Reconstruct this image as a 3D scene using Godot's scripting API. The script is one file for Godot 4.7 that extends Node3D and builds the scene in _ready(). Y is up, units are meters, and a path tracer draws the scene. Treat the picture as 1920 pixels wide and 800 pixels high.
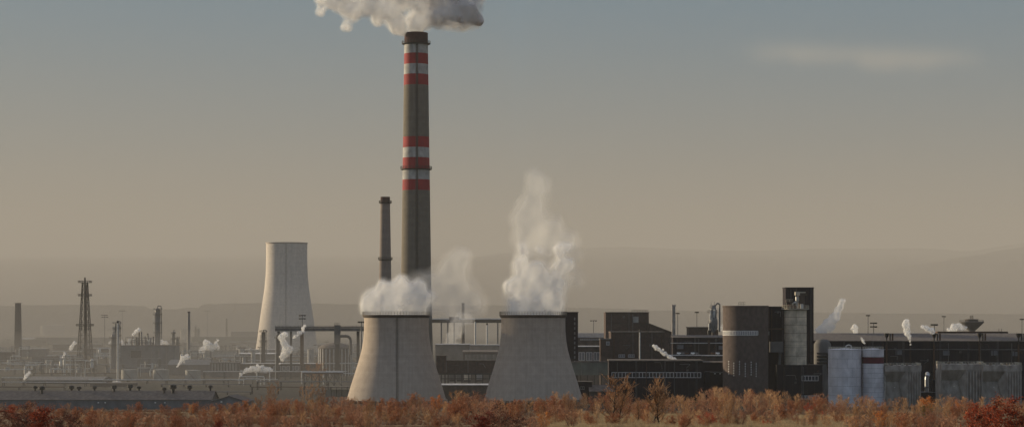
extends Node3D
# An industrial plain seen with a long lens from a wooded slope. Units are metres, y is up, the camera looks along -z.
# F, EYE and HORIZON: focal length and horizon of a 1920 pixel wide picture, used to read real sizes off the photograph at a known distance.
const F := 4000.0
const EYE := 46.5
const HORIZON := 600.0
const GROUND := 9999.0

var rng := RandomNumberGenerator.new()
var used := {}
var mats := {}
var tex := {}
var cpx := 960.0
var cd := 1000.0
var sun_dir := Vector3(0.868, -0.185, 0.46).normalized()


class MB:
	var v := PackedVector3Array()
	var n := PackedVector3Array()
	var c := PackedColorArray()
	var idx := PackedInt32Array()
	var tint := Color(1, 1, 1)
	var colored := false

	func vert(p: Vector3, nn: Vector3) -> void:
		v.append(p)
		n.append(nn)
		if colored:
			c.append(tint)

	# corners counter-clockwise as seen from outside
	func quad(a: Vector3, b: Vector3, cc: Vector3, d: Vector3) -> void:
		var nn := (b - a).cross(cc - a).normalized()
		var i := v.size()
		vert(a, nn); vert(b, nn); vert(cc, nn); vert(d, nn)
		idx.append_array([i, i + 2, i + 1, i, i + 3, i + 2])

	func tri(a: Vector3, b: Vector3, cc: Vector3) -> void:
		var nn := (b - a).cross(cc - a).normalized()
		var i := v.size()
		vert(a, nn); vert(b, nn); vert(cc, nn)
		idx.append_array([i, i + 2, i + 1])

	func box(x0: float, x1: float, y0: float, y1: float, z0: float, z1: float) -> MB:
		var p := [Vector3(x0, y0, z0), Vector3(x1, y0, z0), Vector3(x1, y1, z0), Vector3(x0, y1, z0), Vector3(x0, y0, z1), Vector3(x1, y0, z1), Vector3(x1, y1, z1), Vector3(x0, y1, z1)]
		quad(p[4], p[5], p[6], p[7]); quad(p[1], p[0], p[3], p[2])
		quad(p[0], p[4], p[7], p[3]); quad(p[5], p[1], p[2], p[6])
		quad(p[7], p[6], p[2], p[3]); quad(p[0], p[1], p[5], p[4])
		return self

	# a hexahedron from a lower and an upper quad, each counter-clockwise seen from above
	func hexa(lo: Array, hi: Array) -> MB:
		quad(hi[0], hi[1], hi[2], hi[3])
		quad(lo[3], lo[2], lo[1], lo[0])
		for k in 4:
			var m := (k + 1) % 4
			quad(lo[k], lo[m], hi[m], hi[k])
		return self

	func tube(p0: Vector3, p1: Vector3, r0: float, r1: float, sides := 8, caps := true) -> MB:
		var ax := (p1 - p0).normalized()
		var u := ax.cross(Vector3(0, 0, 1) if absf(ax.z) < 0.9 else Vector3(1, 0, 0)).normalized()
		var w := ax.cross(u)
		var i := v.size()
		for k in sides + 1:
			var a := TAU * k / sides
			var nn := u * cos(a) + w * sin(a)
			vert(p0 + nn * r0, nn); vert(p1 + nn * r1, nn)
		for k in sides:
			var q := i + 2 * k
			idx.append_array([q, q + 1, q + 2, q + 1, q + 3, q + 2])
		if caps:
			for e in 2:
				var b := v.size()
				var nn := ax if e == 1 else -ax
				var pc: Vector3 = p1 if e == 1 else p0
				var r: float = r1 if e == 1 else r0
				vert(pc, nn)
				for k in sides + 1:
					var a := TAU * k / sides
					vert(pc + (u * cos(a) + w * sin(a)) * r, nn)
				for k in sides:
					if e == 1:
						idx.append_array([b, b + k + 2, b + k + 1])
					else:
						idx.append_array([b, b + k + 1, b + k + 2])
		return self

	func path(pts: Array, r: float, sides := 8) -> MB:
		for k in pts.size() - 1:
			tube(pts[k], pts[k + 1], r, r, sides)
		return self

	# profile: Vector2(radius, height), from bottom to top on the outside
	func lathe(prof: Array, sides := 32, at := Vector3.ZERO, smooth := true, a0 := 0.0, a1 := TAU) -> MB:
		var m := prof.size()
		var segn := []
		for k in m - 1:
			var d: Vector2 = prof[k + 1] - prof[k]
			segn.append(Vector2(d.y, -d.x).normalized())
		for k in m - 1:
			var na: Vector2 = segn[k]
			var nb: Vector2 = segn[k]
			if smooth:
				if k > 0: na = (segn[k - 1] + segn[k]).normalized()
				if k < m - 2: nb = (segn[k + 1] + segn[k]).normalized()
			var i := v.size()
			for s in sides + 1:
				var a := a0 + (a1 - a0) * s / sides
				var cs := cos(a)
				var sn := sin(a)
				vert(at + Vector3(cs * prof[k].x, prof[k].y, sn * prof[k].x), Vector3(cs * na.x, na.y, sn * na.x))
				vert(at + Vector3(cs * prof[k + 1].x, prof[k + 1].y, sn * prof[k + 1].x), Vector3(cs * nb.x, nb.y, sn * nb.x))
			for s in sides:
				var q := i + 2 * s
				idx.append_array([q, q + 2, q + 1, q + 1, q + 2, q + 3])
		return self

	func mesh() -> ArrayMesh:
		var arr := []
		arr.resize(Mesh.ARRAY_MAX)
		arr[Mesh.ARRAY_VERTEX] = v
		arr[Mesh.ARRAY_NORMAL] = n
		if colored:
			arr[Mesh.ARRAY_COLOR] = c
		arr[Mesh.ARRAY_INDEX] = idx
		var me := ArrayMesh.new()
		me.add_surface_from_arrays(Mesh.PRIMITIVE_TRIANGLES, arr)
		return me


# ---------------------------------------------------------------- helpers
func numbered(nm: String) -> String:
	if not used.has(nm):
		used[nm] = 0
		return nm
	used[nm] += 1
	return "%s_%03d" % [nm, used[nm]]

func meta(o: Node, label: String, cat: String, group := "", kind := "") -> void:
	if label: o.set_meta("label", label)
	if cat: o.set_meta("category", cat)
	if group: o.set_meta("group", group)
	o.set_meta("kind", kind if kind else "thing")

func at(px: float, d: float) -> void:
	cpx = px
	cd = d

func lx(px: float) -> float: return (px - cpx) * cd / F
func ly(py: float) -> float: return 0.0 if py > 9000 else EYE - (py - HORIZON) * cd / F
func ls(n: float) -> float: return n * cd / F

# a thing that stands on the plain at picture column px and distance d
func thing(nm: String, label: String, cat: String, px: float, d: float, group := "") -> Node3D:
	at(px, d)
	var o := Node3D.new()
	o.name = numbered(nm)
	add_child(o)
	o.position = Vector3((px - 960.0) * d / F, 0, -d)
	meta(o, label, cat, group)
	return o

func part(parent: Node, nm: String, shape, m: Material) -> MeshInstance3D:
	var o := MeshInstance3D.new()
	o.mesh = shape.mesh() if shape is MB else shape
	o.material_override = m
	o.name = nm
	parent.add_child(o, true)
	return o

# a box part in picture units of the current frame; zf is its front face in metres, dp its depth
func bpx(parent: Node, nm: String, x0: float, x1: float, y0: float, y1: float, zf: float, dp: float, m: Material) -> MeshInstance3D:
	return part(parent, nm, MB.new().box(lx(x0), lx(x1), ly(y1), ly(y0), zf - dp, zf), m)

# a flat roof slab that overhangs the walls a little
func slab(parent: Node, nm: String, x0: float, x1: float, ytop: float, zf: float, dp: float, m: Material, th := 0.5, over := 0.35) -> MeshInstance3D:
	return part(parent, nm, MB.new().box(lx(x0) - over, lx(x1) + over, ly(ytop) + 0.003, ly(ytop) + th, zf - dp - over, zf + over), m)

# a window of several panes: frame part with pane sub-parts
func window(parent: Node, nm: String, x0: float, x1: float, y0: float, y1: float, zf: float, panes: int, fm: Material, gm: Material, bar := 0.28) -> MeshInstance3D:
	var b := MB.new()
	var xa := lx(x0); var xb := lx(x1); var ya := ly(y1); var yb := ly(y0)
	b.box(xa, xb, ya, ya + bar, zf, zf + 0.22).box(xa, xb, yb - bar, yb, zf, zf + 0.22)
	var w := (xb - xa - bar) / panes
	for k in panes + 1:
		b.box(xa + w * k, xa + w * k + bar, ya + bar, yb - bar, zf, zf + 0.2)
	var fr := part(parent, nm, b, fm)
	var pm := MB.new().box(0, w - bar, 0, yb - ya - 2 * bar, 0, 0.06).mesh()
	for k in panes:
		var p := part(fr, "pane", pm, gm)
		p.position = Vector3(xa + w * k + bar, ya + bar, zf + 0.02)
	return fr

# guard rail along a polyline: posts and two bars in one part
func railing(parent: Node, pts: Array, h: float, gap: float, m: Material, r := 0.06) -> void:
	var b := MB.new()
	for k in pts.size() - 1:
		var a: Vector3 = pts[k]
		var e: Vector3 = pts[k + 1]
		var cnt := maxi(1, int(a.distance_to(e) / gap))
		for j in cnt:
			var p := a.lerp(e, float(j) / cnt)
			b.tube(p, p + Vector3(0, h, 0), r, r, 4)
		for hh in [h, h * 0.5]:
			b.tube(a + Vector3(0, hh, 0), e + Vector3(0, hh, 0), r, r, 4)
	part(parent, "railing", b, m)

func ring_pts(r: float, y: float, cnt: int) -> Array:
	var out := []
	for k in cnt + 1:
		out.append(Vector3(cos(TAU * k / cnt) * r, y, sin(TAU * k / cnt) * r))
	return out

func gable(parent: Node, x0: float, x1: float, y0: float, yr: float, z0: float, z1: float, m: Material, over := 0.4) -> void:
	# ridge along x
	x0 -= over; x1 += over; z0 -= over; z1 += over
	var zm := (z0 + z1) / 2
	var b := MB.new()
	var t := 0.25
	b.hexa([Vector3(x0, y0, z1), Vector3(x1, y0, z1), Vector3(x1, yr, zm), Vector3(x0, yr, zm)], [Vector3(x0, y0 + t, z1), Vector3(x1, y0 + t, z1), Vector3(x1, yr + t, zm), Vector3(x0, yr + t, zm)])
	b.hexa([Vector3(x0, yr, zm), Vector3(x1, yr, zm), Vector3(x1, y0, z0), Vector3(x0, y0, z0)], [Vector3(x0, yr + t, zm), Vector3(x1, yr + t, zm), Vector3(x1, y0 + t, z0), Vector3(x0, y0 + t, z0)])
	part(parent, "roof", b, m)
	var g := MB.new()
	for x in [x0 + over + 0.02, x1 - over - 0.02]:
		g.tri(Vector3(x, y0, z0 + over), Vector3(x, y0, z1 - over), Vector3(x, yr - 0.05, zm))
	part(parent, "gable_wall", g, m)

# ---------------------------------------------------------------- materials
func noise_tex(key: String, freq: float, lo: float, hi: float, sd: int, oct := 5, size := 512) -> Texture2D:
	var f := FastNoiseLite.new()
	f.seed = sd
	f.noise_type = FastNoiseLite.TYPE_SIMPLEX_SMOOTH
	f.frequency = freq
	f.fractal_octaves = oct
	var g := Gradient.new()
	g.set_color(0, Color(lo, lo, lo))
	g.set_color(1, Color(hi, hi, hi))
	var t := NoiseTexture2D.new()
	t.width = size
	t.height = size
	t.seamless = true
	t.noise = f
	t.color_ramp = g
	tex[key] = t
	return t

# concrete cast in lifts: pour lines, run-off streaks, blotches
func concrete_tex() -> Texture2D:
	var n1 := FastNoiseLite.new()
	n1.seed = 5; n1.frequency = 0.02; n1.fractal_octaves = 4
	var n2 := FastNoiseLite.new()
	n2.seed = 9; n2.frequency = 0.06; n2.fractal_octaves = 3
	var im := Image.create(512, 512, false, Image.FORMAT_RGB8)
	var r := RandomNumberGenerator.new()
	r.seed = 3
	var lift := []
	for k in 33:
		lift.append(r.randf_range(-0.014, 0.014))
	for y in 512:
		var ln: float = lift[y / 16]
		if y % 16 == 0: ln -= 0.035
		for x in 512:
			var ang := TAU * x / 512.0
			var st := n2.get_noise_3d(cos(ang) * 81.0, sin(ang) * 81.0, y * 0.06) * 0.06
			var bl := n1.get_noise_3d(cos(ang) * 81.0, sin(ang) * 81.0, absf(y - 256.0) * 1.0) * 0.07
			var val := clampf(0.86 + ln + st + bl, 0.3, 1.0)
			im.set_pixel(x, y, Color(val, val * 0.99, val * 0.975))
	return ImageTexture.create_from_image(im)

# col is the real-world linear base colour
func mat(key: String, col: Color, rough := 0.9, texture := "", scale := Vector3(0.05, 0.05, 0.05), metal := 0.0) -> StandardMaterial3D:
	var m := StandardMaterial3D.new()
	m.resource_name = key
	m.albedo_color = col.linear_to_srgb()
	m.roughness = rough
	m.metallic = metal
	m.metallic_specular = 0.35
	if texture:
		m.albedo_texture = tex[texture]
		m.uv1_triplanar = true
		m.uv1_world_triplanar = true
		m.uv1_scale = scale
	mats[key] = m
	return m

func make_materials() -> void:
	noise_tex("blotch", 0.012, 0.74, 1.0, 11)
	noise_tex("grain", 0.06, 0.7, 1.0, 12, 4, 256)
	noise_tex("dirt", 0.02, 0.62, 1.0, 13)
	tex["concrete"] = concrete_tex()
	var cs := Vector3(0.025, 0.025, 0.025)
	var streak := Vector3(0.022, 0.014, 0.022)
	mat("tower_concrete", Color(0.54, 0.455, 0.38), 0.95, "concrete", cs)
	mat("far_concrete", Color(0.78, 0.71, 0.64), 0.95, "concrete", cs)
	mat("chimney_concrete", Color(0.215, 0.19, 0.155), 0.95, "concrete", Vector3(0.03, 0.02, 0.03))
	mat("sooty_concrete", Color(0.13, 0.11, 0.095), 0.95, "concrete", cs)
	mat("slim_concrete", Color(0.26, 0.22, 0.20), 0.95, "concrete", Vector3(0.03, 0.02, 0.03))
	mat("red_paint", Color(0.36, 0.022, 0.026), 0.8, "blotch", streak)
	mat("white_paint", Color(0.55, 0.53, 0.50), 0.8, "dirt", streak)
	mat("soot", Color(0.085, 0.035, 0.028), 0.95, "dirt", streak)
	mat("dark_steel", Color(0.05, 0.045, 0.04), 0.7, "dirt", Vector3(0.1, 0.1, 0.1))
	mat("grey_steel", Color(0.22, 0.21, 0.20), 0.6, "blotch", Vector3(0.1, 0.1, 0.1))
	mat("pale_steel", Color(0.75, 0.72, 0.67), 0.5, "blotch", Vector3(0.08, 0.08, 0.08))
	mat("lagging", Color(0.5, 0.5, 0.5), 0.35, "blotch", Vector3(0.1, 0.1, 0.1), 0.7)
	mat("rust_steel", Color(0.14, 0.075, 0.045), 0.9, "dirt", Vector3(0.1, 0.1, 0.1))
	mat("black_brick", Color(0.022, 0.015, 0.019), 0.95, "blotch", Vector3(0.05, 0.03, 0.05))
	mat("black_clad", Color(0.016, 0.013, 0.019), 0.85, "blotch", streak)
	mat("brown_brick", Color(0.085, 0.055, 0.045), 0.95, "blotch", Vector3(0.05, 0.05, 0.05))
	mat("brown_wall", Color(0.12, 0.095, 0.08), 0.95, "dirt", streak)
	mat("grey_wall", Color(0.17, 0.16, 0.15), 0.95, "blotch", streak)
	mat("pale_wall", Color(0.42, 0.40, 0.36), 0.95, "blotch", streak)
	mat("blue_wall", Color(0.19, 0.195, 0.20), 0.9, "blotch", streak)
	mat("green_wall", Color(0.16, 0.18, 0.15), 0.9, "blotch", streak)
	mat("roof_felt", Color(0.20, 0.165, 0.14), 0.95, "dirt", Vector3(0.03, 0.03, 0.03))
	mat("roof_grey", Color(0.24, 0.23, 0.22), 0.9, "dirt", Vector3(0.03, 0.03, 0.03))
	mat("roof_pale", Color(0.75, 0.72, 0.68), 0.9, "blotch", Vector3(0.03, 0.03, 0.03))
	mat("cream_panel", Color(0.90, 0.75, 0.56), 0.9, "dirt", streak)
	mat("silver_panel", Color(0.78, 0.75, 0.78), 0.7, "blotch", streak)
	mat("maroon_panel", Color(0.12, 0.012, 0.03), 0.8, "blotch", streak)
	mat("bunker_concrete", Color(0.50, 0.44, 0.385), 0.95, "dirt", streak)
	mat("window_frame", Color(0.72, 0.69, 0.66), 0.8, "blotch", Vector3(0.2, 0.2, 0.2))
	mat("dark_glass", Color(0.03, 0.032, 0.038), 0.15)
	mat("dull_glass", Color(0.16, 0.16, 0.17), 0.4)
	mat("lamp_white", Color(0.75, 0.74, 0.70), 0.5)
	mat("rail", Color(0.10, 0.09, 0.075), 0.8)
	mat("pale_rail", Color(0.42, 0.38, 0.30), 0.8)
	mat("bark", Color(0.07, 0.05, 0.038), 0.95)
	mat("birch_bark", Color(0.36, 0.32, 0.27), 0.9, "dirt", Vector3(0.5, 2, 0.5))
	var lf := mat("foliage", Color(1, 1, 1), 0.85)
	lf.vertex_color_use_as_albedo = true
	lf.backlight_enabled = true
	lf.backlight = Color(0.6, 0.6, 0.6)
	var ds := mat("dense_smoke", Color(0.62, 0.57, 0.56), 1.0)
	ds.metallic_specular = 0.0
	ds.backlight_enabled = true
	ds.backlight = Color(0.3, 0.3, 0.3)
	var hl := mat("hill_wood", Color(0.055, 0.05, 0.04), 1.0, "dirt", Vector3(0.004, 0.004, 0.004))
	hl.metallic_specular = 0.0
	var gm := mat("ground", Color(1, 1, 1), 1.0, "dirt", Vector3(0.02, 0.02, 0.02))
	gm.vertex_color_use_as_albedo = true
	gm.metallic_specular = 0.1

func fog_mat(col: Color, dens: float) -> FogMaterial:
	var m := FogMaterial.new()
	m.albedo = col.linear_to_srgb()
	m.density = dens
	return m

# ---------------------------------------------------------------- terrain
var gnoise := FastNoiseLite.new()

func ground_y(x: float, d: float) -> float:
	var y := 41.65 - 0.0379 * d
	var t := clampf((d - 1040.0) / 110.0, 0.0, 1.0)
	y = lerpf(y, 0.0, t * t * (3 - 2 * t))
	var k := 1.0 - t
	return y + gnoise.get_noise_2d(x * 0.9, d * 0.9) * 1.1 * k - 0.02

func build_ground() -> void:
	gnoise.seed = 4
	gnoise.frequency = 0.012
	var pn := FastNoiseLite.new()
	pn.seed = 8
	pn.frequency = 0.006
	pn.fractal_octaves = 4
	var b := MB.new()
	b.colored = true
	var rows := [-60.0, 0.0, 40.0, 80.0, 120.0, 160.0]
	var d := 200.0
	while d < 1300.0:
		rows.append(d)
		d += 16.0
	while d < 42000.0:
		rows.append(d)
		d *= 1.06
	var cols := 121
	for r in rows.size():
		var dd: float = rows[r]
		var half := 240.0 + maxf(dd, 0.0) * 0.42
		for c in cols:
			var x := (c / float(cols - 1) * 2.0 - 1.0) * half
			var p := Vector3(x, ground_y(x, dd), -dd)
			var e := 4.0
			var nn := Vector3(ground_y(x - e, dd) - ground_y(x + e, dd), 2 * e, ground_y(x, dd + e) - ground_y(x, dd - e)).normalized()
			var m := pn.get_noise_2d(x, dd) * 0.5 + 0.5
			var grass := Color(0.38, 0.28, 0.155).lerp(Color(0.24, 0.14, 0.085), clampf(m * 1.6 - 0.4, 0, 1))
			var yard := Color(0.13, 0.115, 0.095).lerp(Color(0.085, 0.08, 0.06), m)
			b.tint = grass.lerp(yard, clampf((dd - 1040.0) / 80.0, 0, 1))
			b.vert(p, nn)
	for r in rows.size() - 1:
		for c in cols - 1:
			var i := r * cols + c
			b.idx.append_array([i, i + cols, i + 1, i + 1, i + cols, i + cols + 1])
	var g := part(self, "ground", b, mats.ground)
	g.set_meta("kind", "structure")
	g.set_meta("label", "dry grassy slope running down to the flat industrial plain")

# a wooded ridge: silhouette given as [picture x, picture y] at distance d, with real depth behind it
func ridge(nm: String, label: String, d: float, line: Array, depth: float, rough: float) -> void:
	at(960, d)
	var nz := FastNoiseLite.new()
	nz.seed = int(d)
	nz.frequency = 0.05
	nz.fractal_octaves = 4
	var b := MB.new()
	var pts := []
	var px: float = line[0][0]
	var stepx := 3.0 if rough > 0 else 12.0
	while px <= line[-1][0]:
		var y := 0.0
		for k in line.size() - 1:
			if px >= line[k][0] and px <= line[k + 1][0]:
				var t: float = (px - line[k][0]) / (line[k + 1][0] - line[k][0])
				t = t * t * (3 - 2 * t)
				y = lerpf(line[k][1], line[k + 1][1], t)
		pts.append(Vector2(lx(px), ly(y + nz.get_noise_1d(px * 2.0) * rough)))
		px += stepx
	var rows := [[0.35, 0.0], [0.12, 0.55], [0.03, 0.86], [0.0, 1.0], [-0.4, 1.02], [-1.0, 0.0]]
	var cnt := pts.size()
	for r in rows:
		for k in cnt:
			var p: Vector2 = pts[k]
			var wob: float = nz.get_noise_2d(k * 1.5, r[0] * 90.0) * depth * 0.1
			var h: float = p.y * r[1] if r[1] < 0.99 else p.y
			b.vert(Vector3(p.x, h, -d + r[0] * depth + (wob if r[1] > 0 else 0.0)), Vector3.UP)
	for r in rows.size() - 1:
		for k in cnt - 1:
			var i := r * cnt + k
			b.idx.append_array([i, i + cnt, i + 1, i + 1, i + cnt, i + cnt + 1])
	# smooth normals
	var nn := PackedVector3Array()
	nn.resize(b.v.size())
	for t in range(0, b.idx.size(), 3):
		var a := b.v[b.idx[t]]
		var f := (b.v[b.idx[t + 2]] - a).cross(b.v[b.idx[t + 1]] - a)
		for e in 3:
			nn[b.idx[t + e]] += f
	for k in nn.size():
		nn[k] = nn[k].normalized()
	b.n = nn
	var o := part(self, nm, b, mats.hill_wood)
	o.set_meta("kind", "structure")
	o.set_meta("label", label)

# ---------------------------------------------------------------- sky
func build_sky() -> Sky:
	var w := 256
	var h := 128
	var im := Image.create(w, h, false, Image.FORMAT_RGBAF)
	var toward_sun := -sun_dir
	for i in h:
		var el := (0.5 - (i + 0.5) / h) * PI
		for j in w:
			var a := (float(j) / w - 0.25) * TAU
			var dir := Vector3(cos(a) * cos(el), sin(el), sin(a) * cos(el))
			var e := maxf(el, 0.0) * 180.0 / PI
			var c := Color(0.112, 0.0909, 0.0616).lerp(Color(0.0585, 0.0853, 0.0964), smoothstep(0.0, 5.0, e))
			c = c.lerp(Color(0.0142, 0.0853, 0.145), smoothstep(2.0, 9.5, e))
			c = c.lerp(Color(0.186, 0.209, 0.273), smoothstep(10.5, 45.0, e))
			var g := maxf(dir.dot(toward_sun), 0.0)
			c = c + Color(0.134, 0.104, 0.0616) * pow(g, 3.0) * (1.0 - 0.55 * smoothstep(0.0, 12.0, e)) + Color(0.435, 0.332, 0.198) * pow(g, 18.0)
			im.set_pixel(j, i, Color(c.r, c.g, c.b, 1))
	im.resize(2048, 1024, Image.INTERPOLATE_CUBIC)
	# thin lit streaks of cloud
	var nz := FastNoiseLite.new()
	nz.seed = 21
	nz.frequency = 0.03
	for s in [[9.3, 6.95, 3.2, 0.25, -0.05, 0.115], [31.0, 11.0, 5.0, 0.5, 0.03, 0.06], [-37.0, 9.0, 6.0, 0.4, 0.02, 0.06], [100.0, 9.0, 7.0, 0.5, 0.02, 0.06], [170.0, 8.0, 6.0, 0.4, 0.02, 0.06], [-110.0, 12.0, 8.0, 0.6, 0.02, 0.06]]:
		var x0 := int(floor((s[0] - s[2] * 1.6) / 360.0 * 2048)); var x1 := int(ceil((s[0] + s[2] * 1.6) / 360.0 * 2048))
		var y0 := int(floor((90.0 - s[1] - 2.0) / 180.0 * 1024)); var y1 := int(ceil((90.0 - s[1] + 2.0) / 180.0 * 1024))
		for i in range(y0, y1):
			for j in range(x0, x1):
				var az: float = (j + 0.5) / 2048.0 * 360.0 - s[0]
				var el: float = 90.0 - (i + 0.5) / 1024.0 * 180.0 - s[1] - az * s[4]
				var wob := nz.get_noise_2d(j * 3.0, i * 3.0)
				var u: float = absf(az) / s[2]
				var v: float = (el + wob * 0.1) / (s[3] * (1.0 + 0.3 * wob))
				var k: float = (1.0 - smoothstep(0.55, 1.15, u)) * exp(-v * v) * (0.85 + 0.5 * wob)
				var jj := posmod(j, 2048)
				var c := im.get_pixel(jj, i)
				k *= s[5]
				im.set_pixel(jj, i, Color(c.r + k * 0.9, c.g + k * 0.58, c.b + k * 0.25, 1))
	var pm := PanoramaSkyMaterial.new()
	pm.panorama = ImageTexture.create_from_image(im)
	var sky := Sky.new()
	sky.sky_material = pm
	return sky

# ---------------------------------------------------------------- smoke and steam: closed bodies of mist, denser towards the core
# blobs: [x, y, z, r] in metres; levels: [share of the field, density per metre]
func plume_meshes(blobs: Array, freq: float, amp: float, cell: float, levels: Array, sd: int) -> Array:
	var lo := Vector3(1e9, 1e9, 1e9)
	var hi := -lo
	for s in blobs:
		var p := Vector3(s[0], s[1], s[2])
		var r: float = s[3] * 1.12 + cell * 2
		lo = lo.min(p - Vector3(r, r, r))
		hi = hi.max(p + Vector3(r, r, r))
	var nx := int((hi.x - lo.x) / cell) + 2
	var ny := int((hi.y - lo.y) / cell) + 2
	var nz := int((hi.z - lo.z) / cell) + 2
	var f := PackedFloat32Array()
	f.resize(nx * ny * nz)
	var fn := FastNoiseLite.new()
	fn.seed = sd
	fn.frequency = freq
	fn.fractal_octaves = 4
	fn.fractal_gain = 0.47
	for s in blobs:
		var p := Vector3(s[0], s[1], s[2])
		var r: float = s[3] * 1.12
		var a := ((p - lo - Vector3(r, r, r)) / cell).floor()
		var e := ((p - lo + Vector3(r, r, r)) / cell).ceil()
		for k in range(maxi(1, int(a.z)), mini(nz - 1, int(e.z) + 1)):
			for j in range(maxi(1, int(a.y)), mini(ny - 1, int(e.y) + 1)):
				for i in range(maxi(1, int(a.x)), mini(nx - 1, int(e.x) + 1)):
					var q := lo + Vector3(i, j, k) * cell
					var t := 1.0 - (q - p).length_squared() / (r * r)
					if t > 0:
						f[(k * ny + j) * nx + i] += t * t
	for k in nz:
		for j in ny:
			for i in nx:
				var at_ := (k * ny + j) * nx + i
				var val := f[at_]
				if val > 0.01:
					var q := lo + Vector3(i, j, k) * cell
					f[at_] = minf(val, 1.3) + (fn.get_noise_3d(q.x, q.y, q.z)) * amp * minf(1.0, val * 4.0)
	var out := []
	for L in levels:
		out.append(nets(f, nx, ny, nz, lo, cell, L[0]))
	return out

func nets(f: PackedFloat32Array, nx: int, ny: int, nz: int, lo: Vector3, cell: float, iso: float) -> ArrayMesh:
	var vid := PackedInt32Array()
	vid.resize(nx * ny * nz)
	vid.fill(-1)
	var b := MB.new()
	var sxy := nx * ny
	var corner := [0, 1, nx, nx + 1, sxy, sxy + 1, sxy + nx, sxy + nx + 1]
	var off := [Vector3(0, 0, 0), Vector3(1, 0, 0), Vector3(0, 1, 0), Vector3(1, 1, 0), Vector3(0, 0, 1), Vector3(1, 0, 1), Vector3(0, 1, 1), Vector3(1, 1, 1)]
	var edges := [[0, 1], [2, 3], [4, 5], [6, 7], [0, 2], [1, 3], [4, 6], [5, 7], [0, 4], [1, 5], [2, 6], [3, 7]]
	for k in nz - 1:
		for j in ny - 1:
			var base := k * sxy + j * nx
			for i in nx - 1:
				var o := base + i
				var cnt := 0
				for q in 8:
					if f[o + corner[q]] > iso: cnt += 1
				if cnt == 0 or cnt == 8: continue
				var acc := Vector3.ZERO
				var m := 0
				for e in edges:
					var fa := f[o + corner[e[0]]] - iso
					var fb := f[o + corner[e[1]]] - iso
					if (fa > 0) != (fb > 0):
						acc += off[e[0]].lerp(off[e[1]], fa / (fa - fb))
						m += 1
				vid[o] = b.v.size()
				b.v.append(lo + (Vector3(i, j, k) + acc / m) * cell)
	for k in range(1, nz - 1):
		for j in range(1, ny - 1):
			var base := k * sxy + j * nx
			for i in range(1, nx - 1):
				var o := base + i
				var s0 := f[o] > iso
				# an edge along each axis; ring of the four cells round it
				for ax in 3:
					var st: int = [1, nx, sxy][ax]
					var s1 := f[o + st] > iso
					if s0 == s1: continue
					var u: int = [nx, sxy, 1][ax]
					var w: int = [sxy, 1, nx][ax]
					var a := vid[o - u - w]; var bb := vid[o - w]; var c := vid[o]; var d := vid[o - u]
					if a < 0 or bb < 0 or c < 0 or d < 0: continue
					if s0:
						b.idx.append_array([a, c, bb, a, d, c])
					else:
						b.idx.append_array([a, bb, c, a, c, d])
	if b.v.is_empty():
		return null
	var nn := PackedVector3Array()
	nn.resize(b.v.size())
	for t in range(0, b.idx.size(), 3):
		var p := b.v[b.idx[t]]
		var fnn := (b.v[b.idx[t + 2]] - p).cross(b.v[b.idx[t + 1]] - p)
		for e in 3:
			nn[b.idx[t + e]] += fnn
	for k in nn.size():
		nn[k] = nn[k].normalized()
	b.n = nn
	return b.mesh()

# blobs in picture units around the current frame: [px, py, z metres, r pixels]
func plume(nm: String, label: String, cat: String, px: float, d: float, blobs: Array, freq: float, amp: float, cell: float, levels: Array, sd: int, col: Color, group := "") -> Node3D:
	at(px, d)
	var oy := ly(blobs[0][1])
	var conv := []
	for s in blobs:
		conv.append([lx(s[0]), ly(s[1]) - oy, s[2], ls(s[3])])
	var ms := plume_meshes(conv, freq, amp, cell, levels, sd)
	var t := thing(nm, label, cat, px, d, group)
	t.position.y = oy
	for k in ms.size():
		if ms[k] == null: continue
		var how: float = levels[k][1]
		if how > 0:
			part(t, "mist_shell", ms[k], fog_mat(col, how))
		else:
			part(t, "veil", ms[k], veil(-how))
	return t

# a thin layer of droplets: part of the light passes straight, the rest is scattered to both sides
func veil(alpha: float) -> StandardMaterial3D:
	var key := "veil_%d" % int(alpha * 100)
	if mats.has(key): return mats[key]
	var m := mat(key, Color(0.96, 0.94, 0.92), 1.0)
	m.albedo_color.a = alpha
	m.transparency = BaseMaterial3D.TRANSPARENCY_ALPHA
	m.metallic_specular = 0.0
	m.backlight_enabled = true
	m.backlight = Color(1, 1, 1)
	return m

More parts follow.
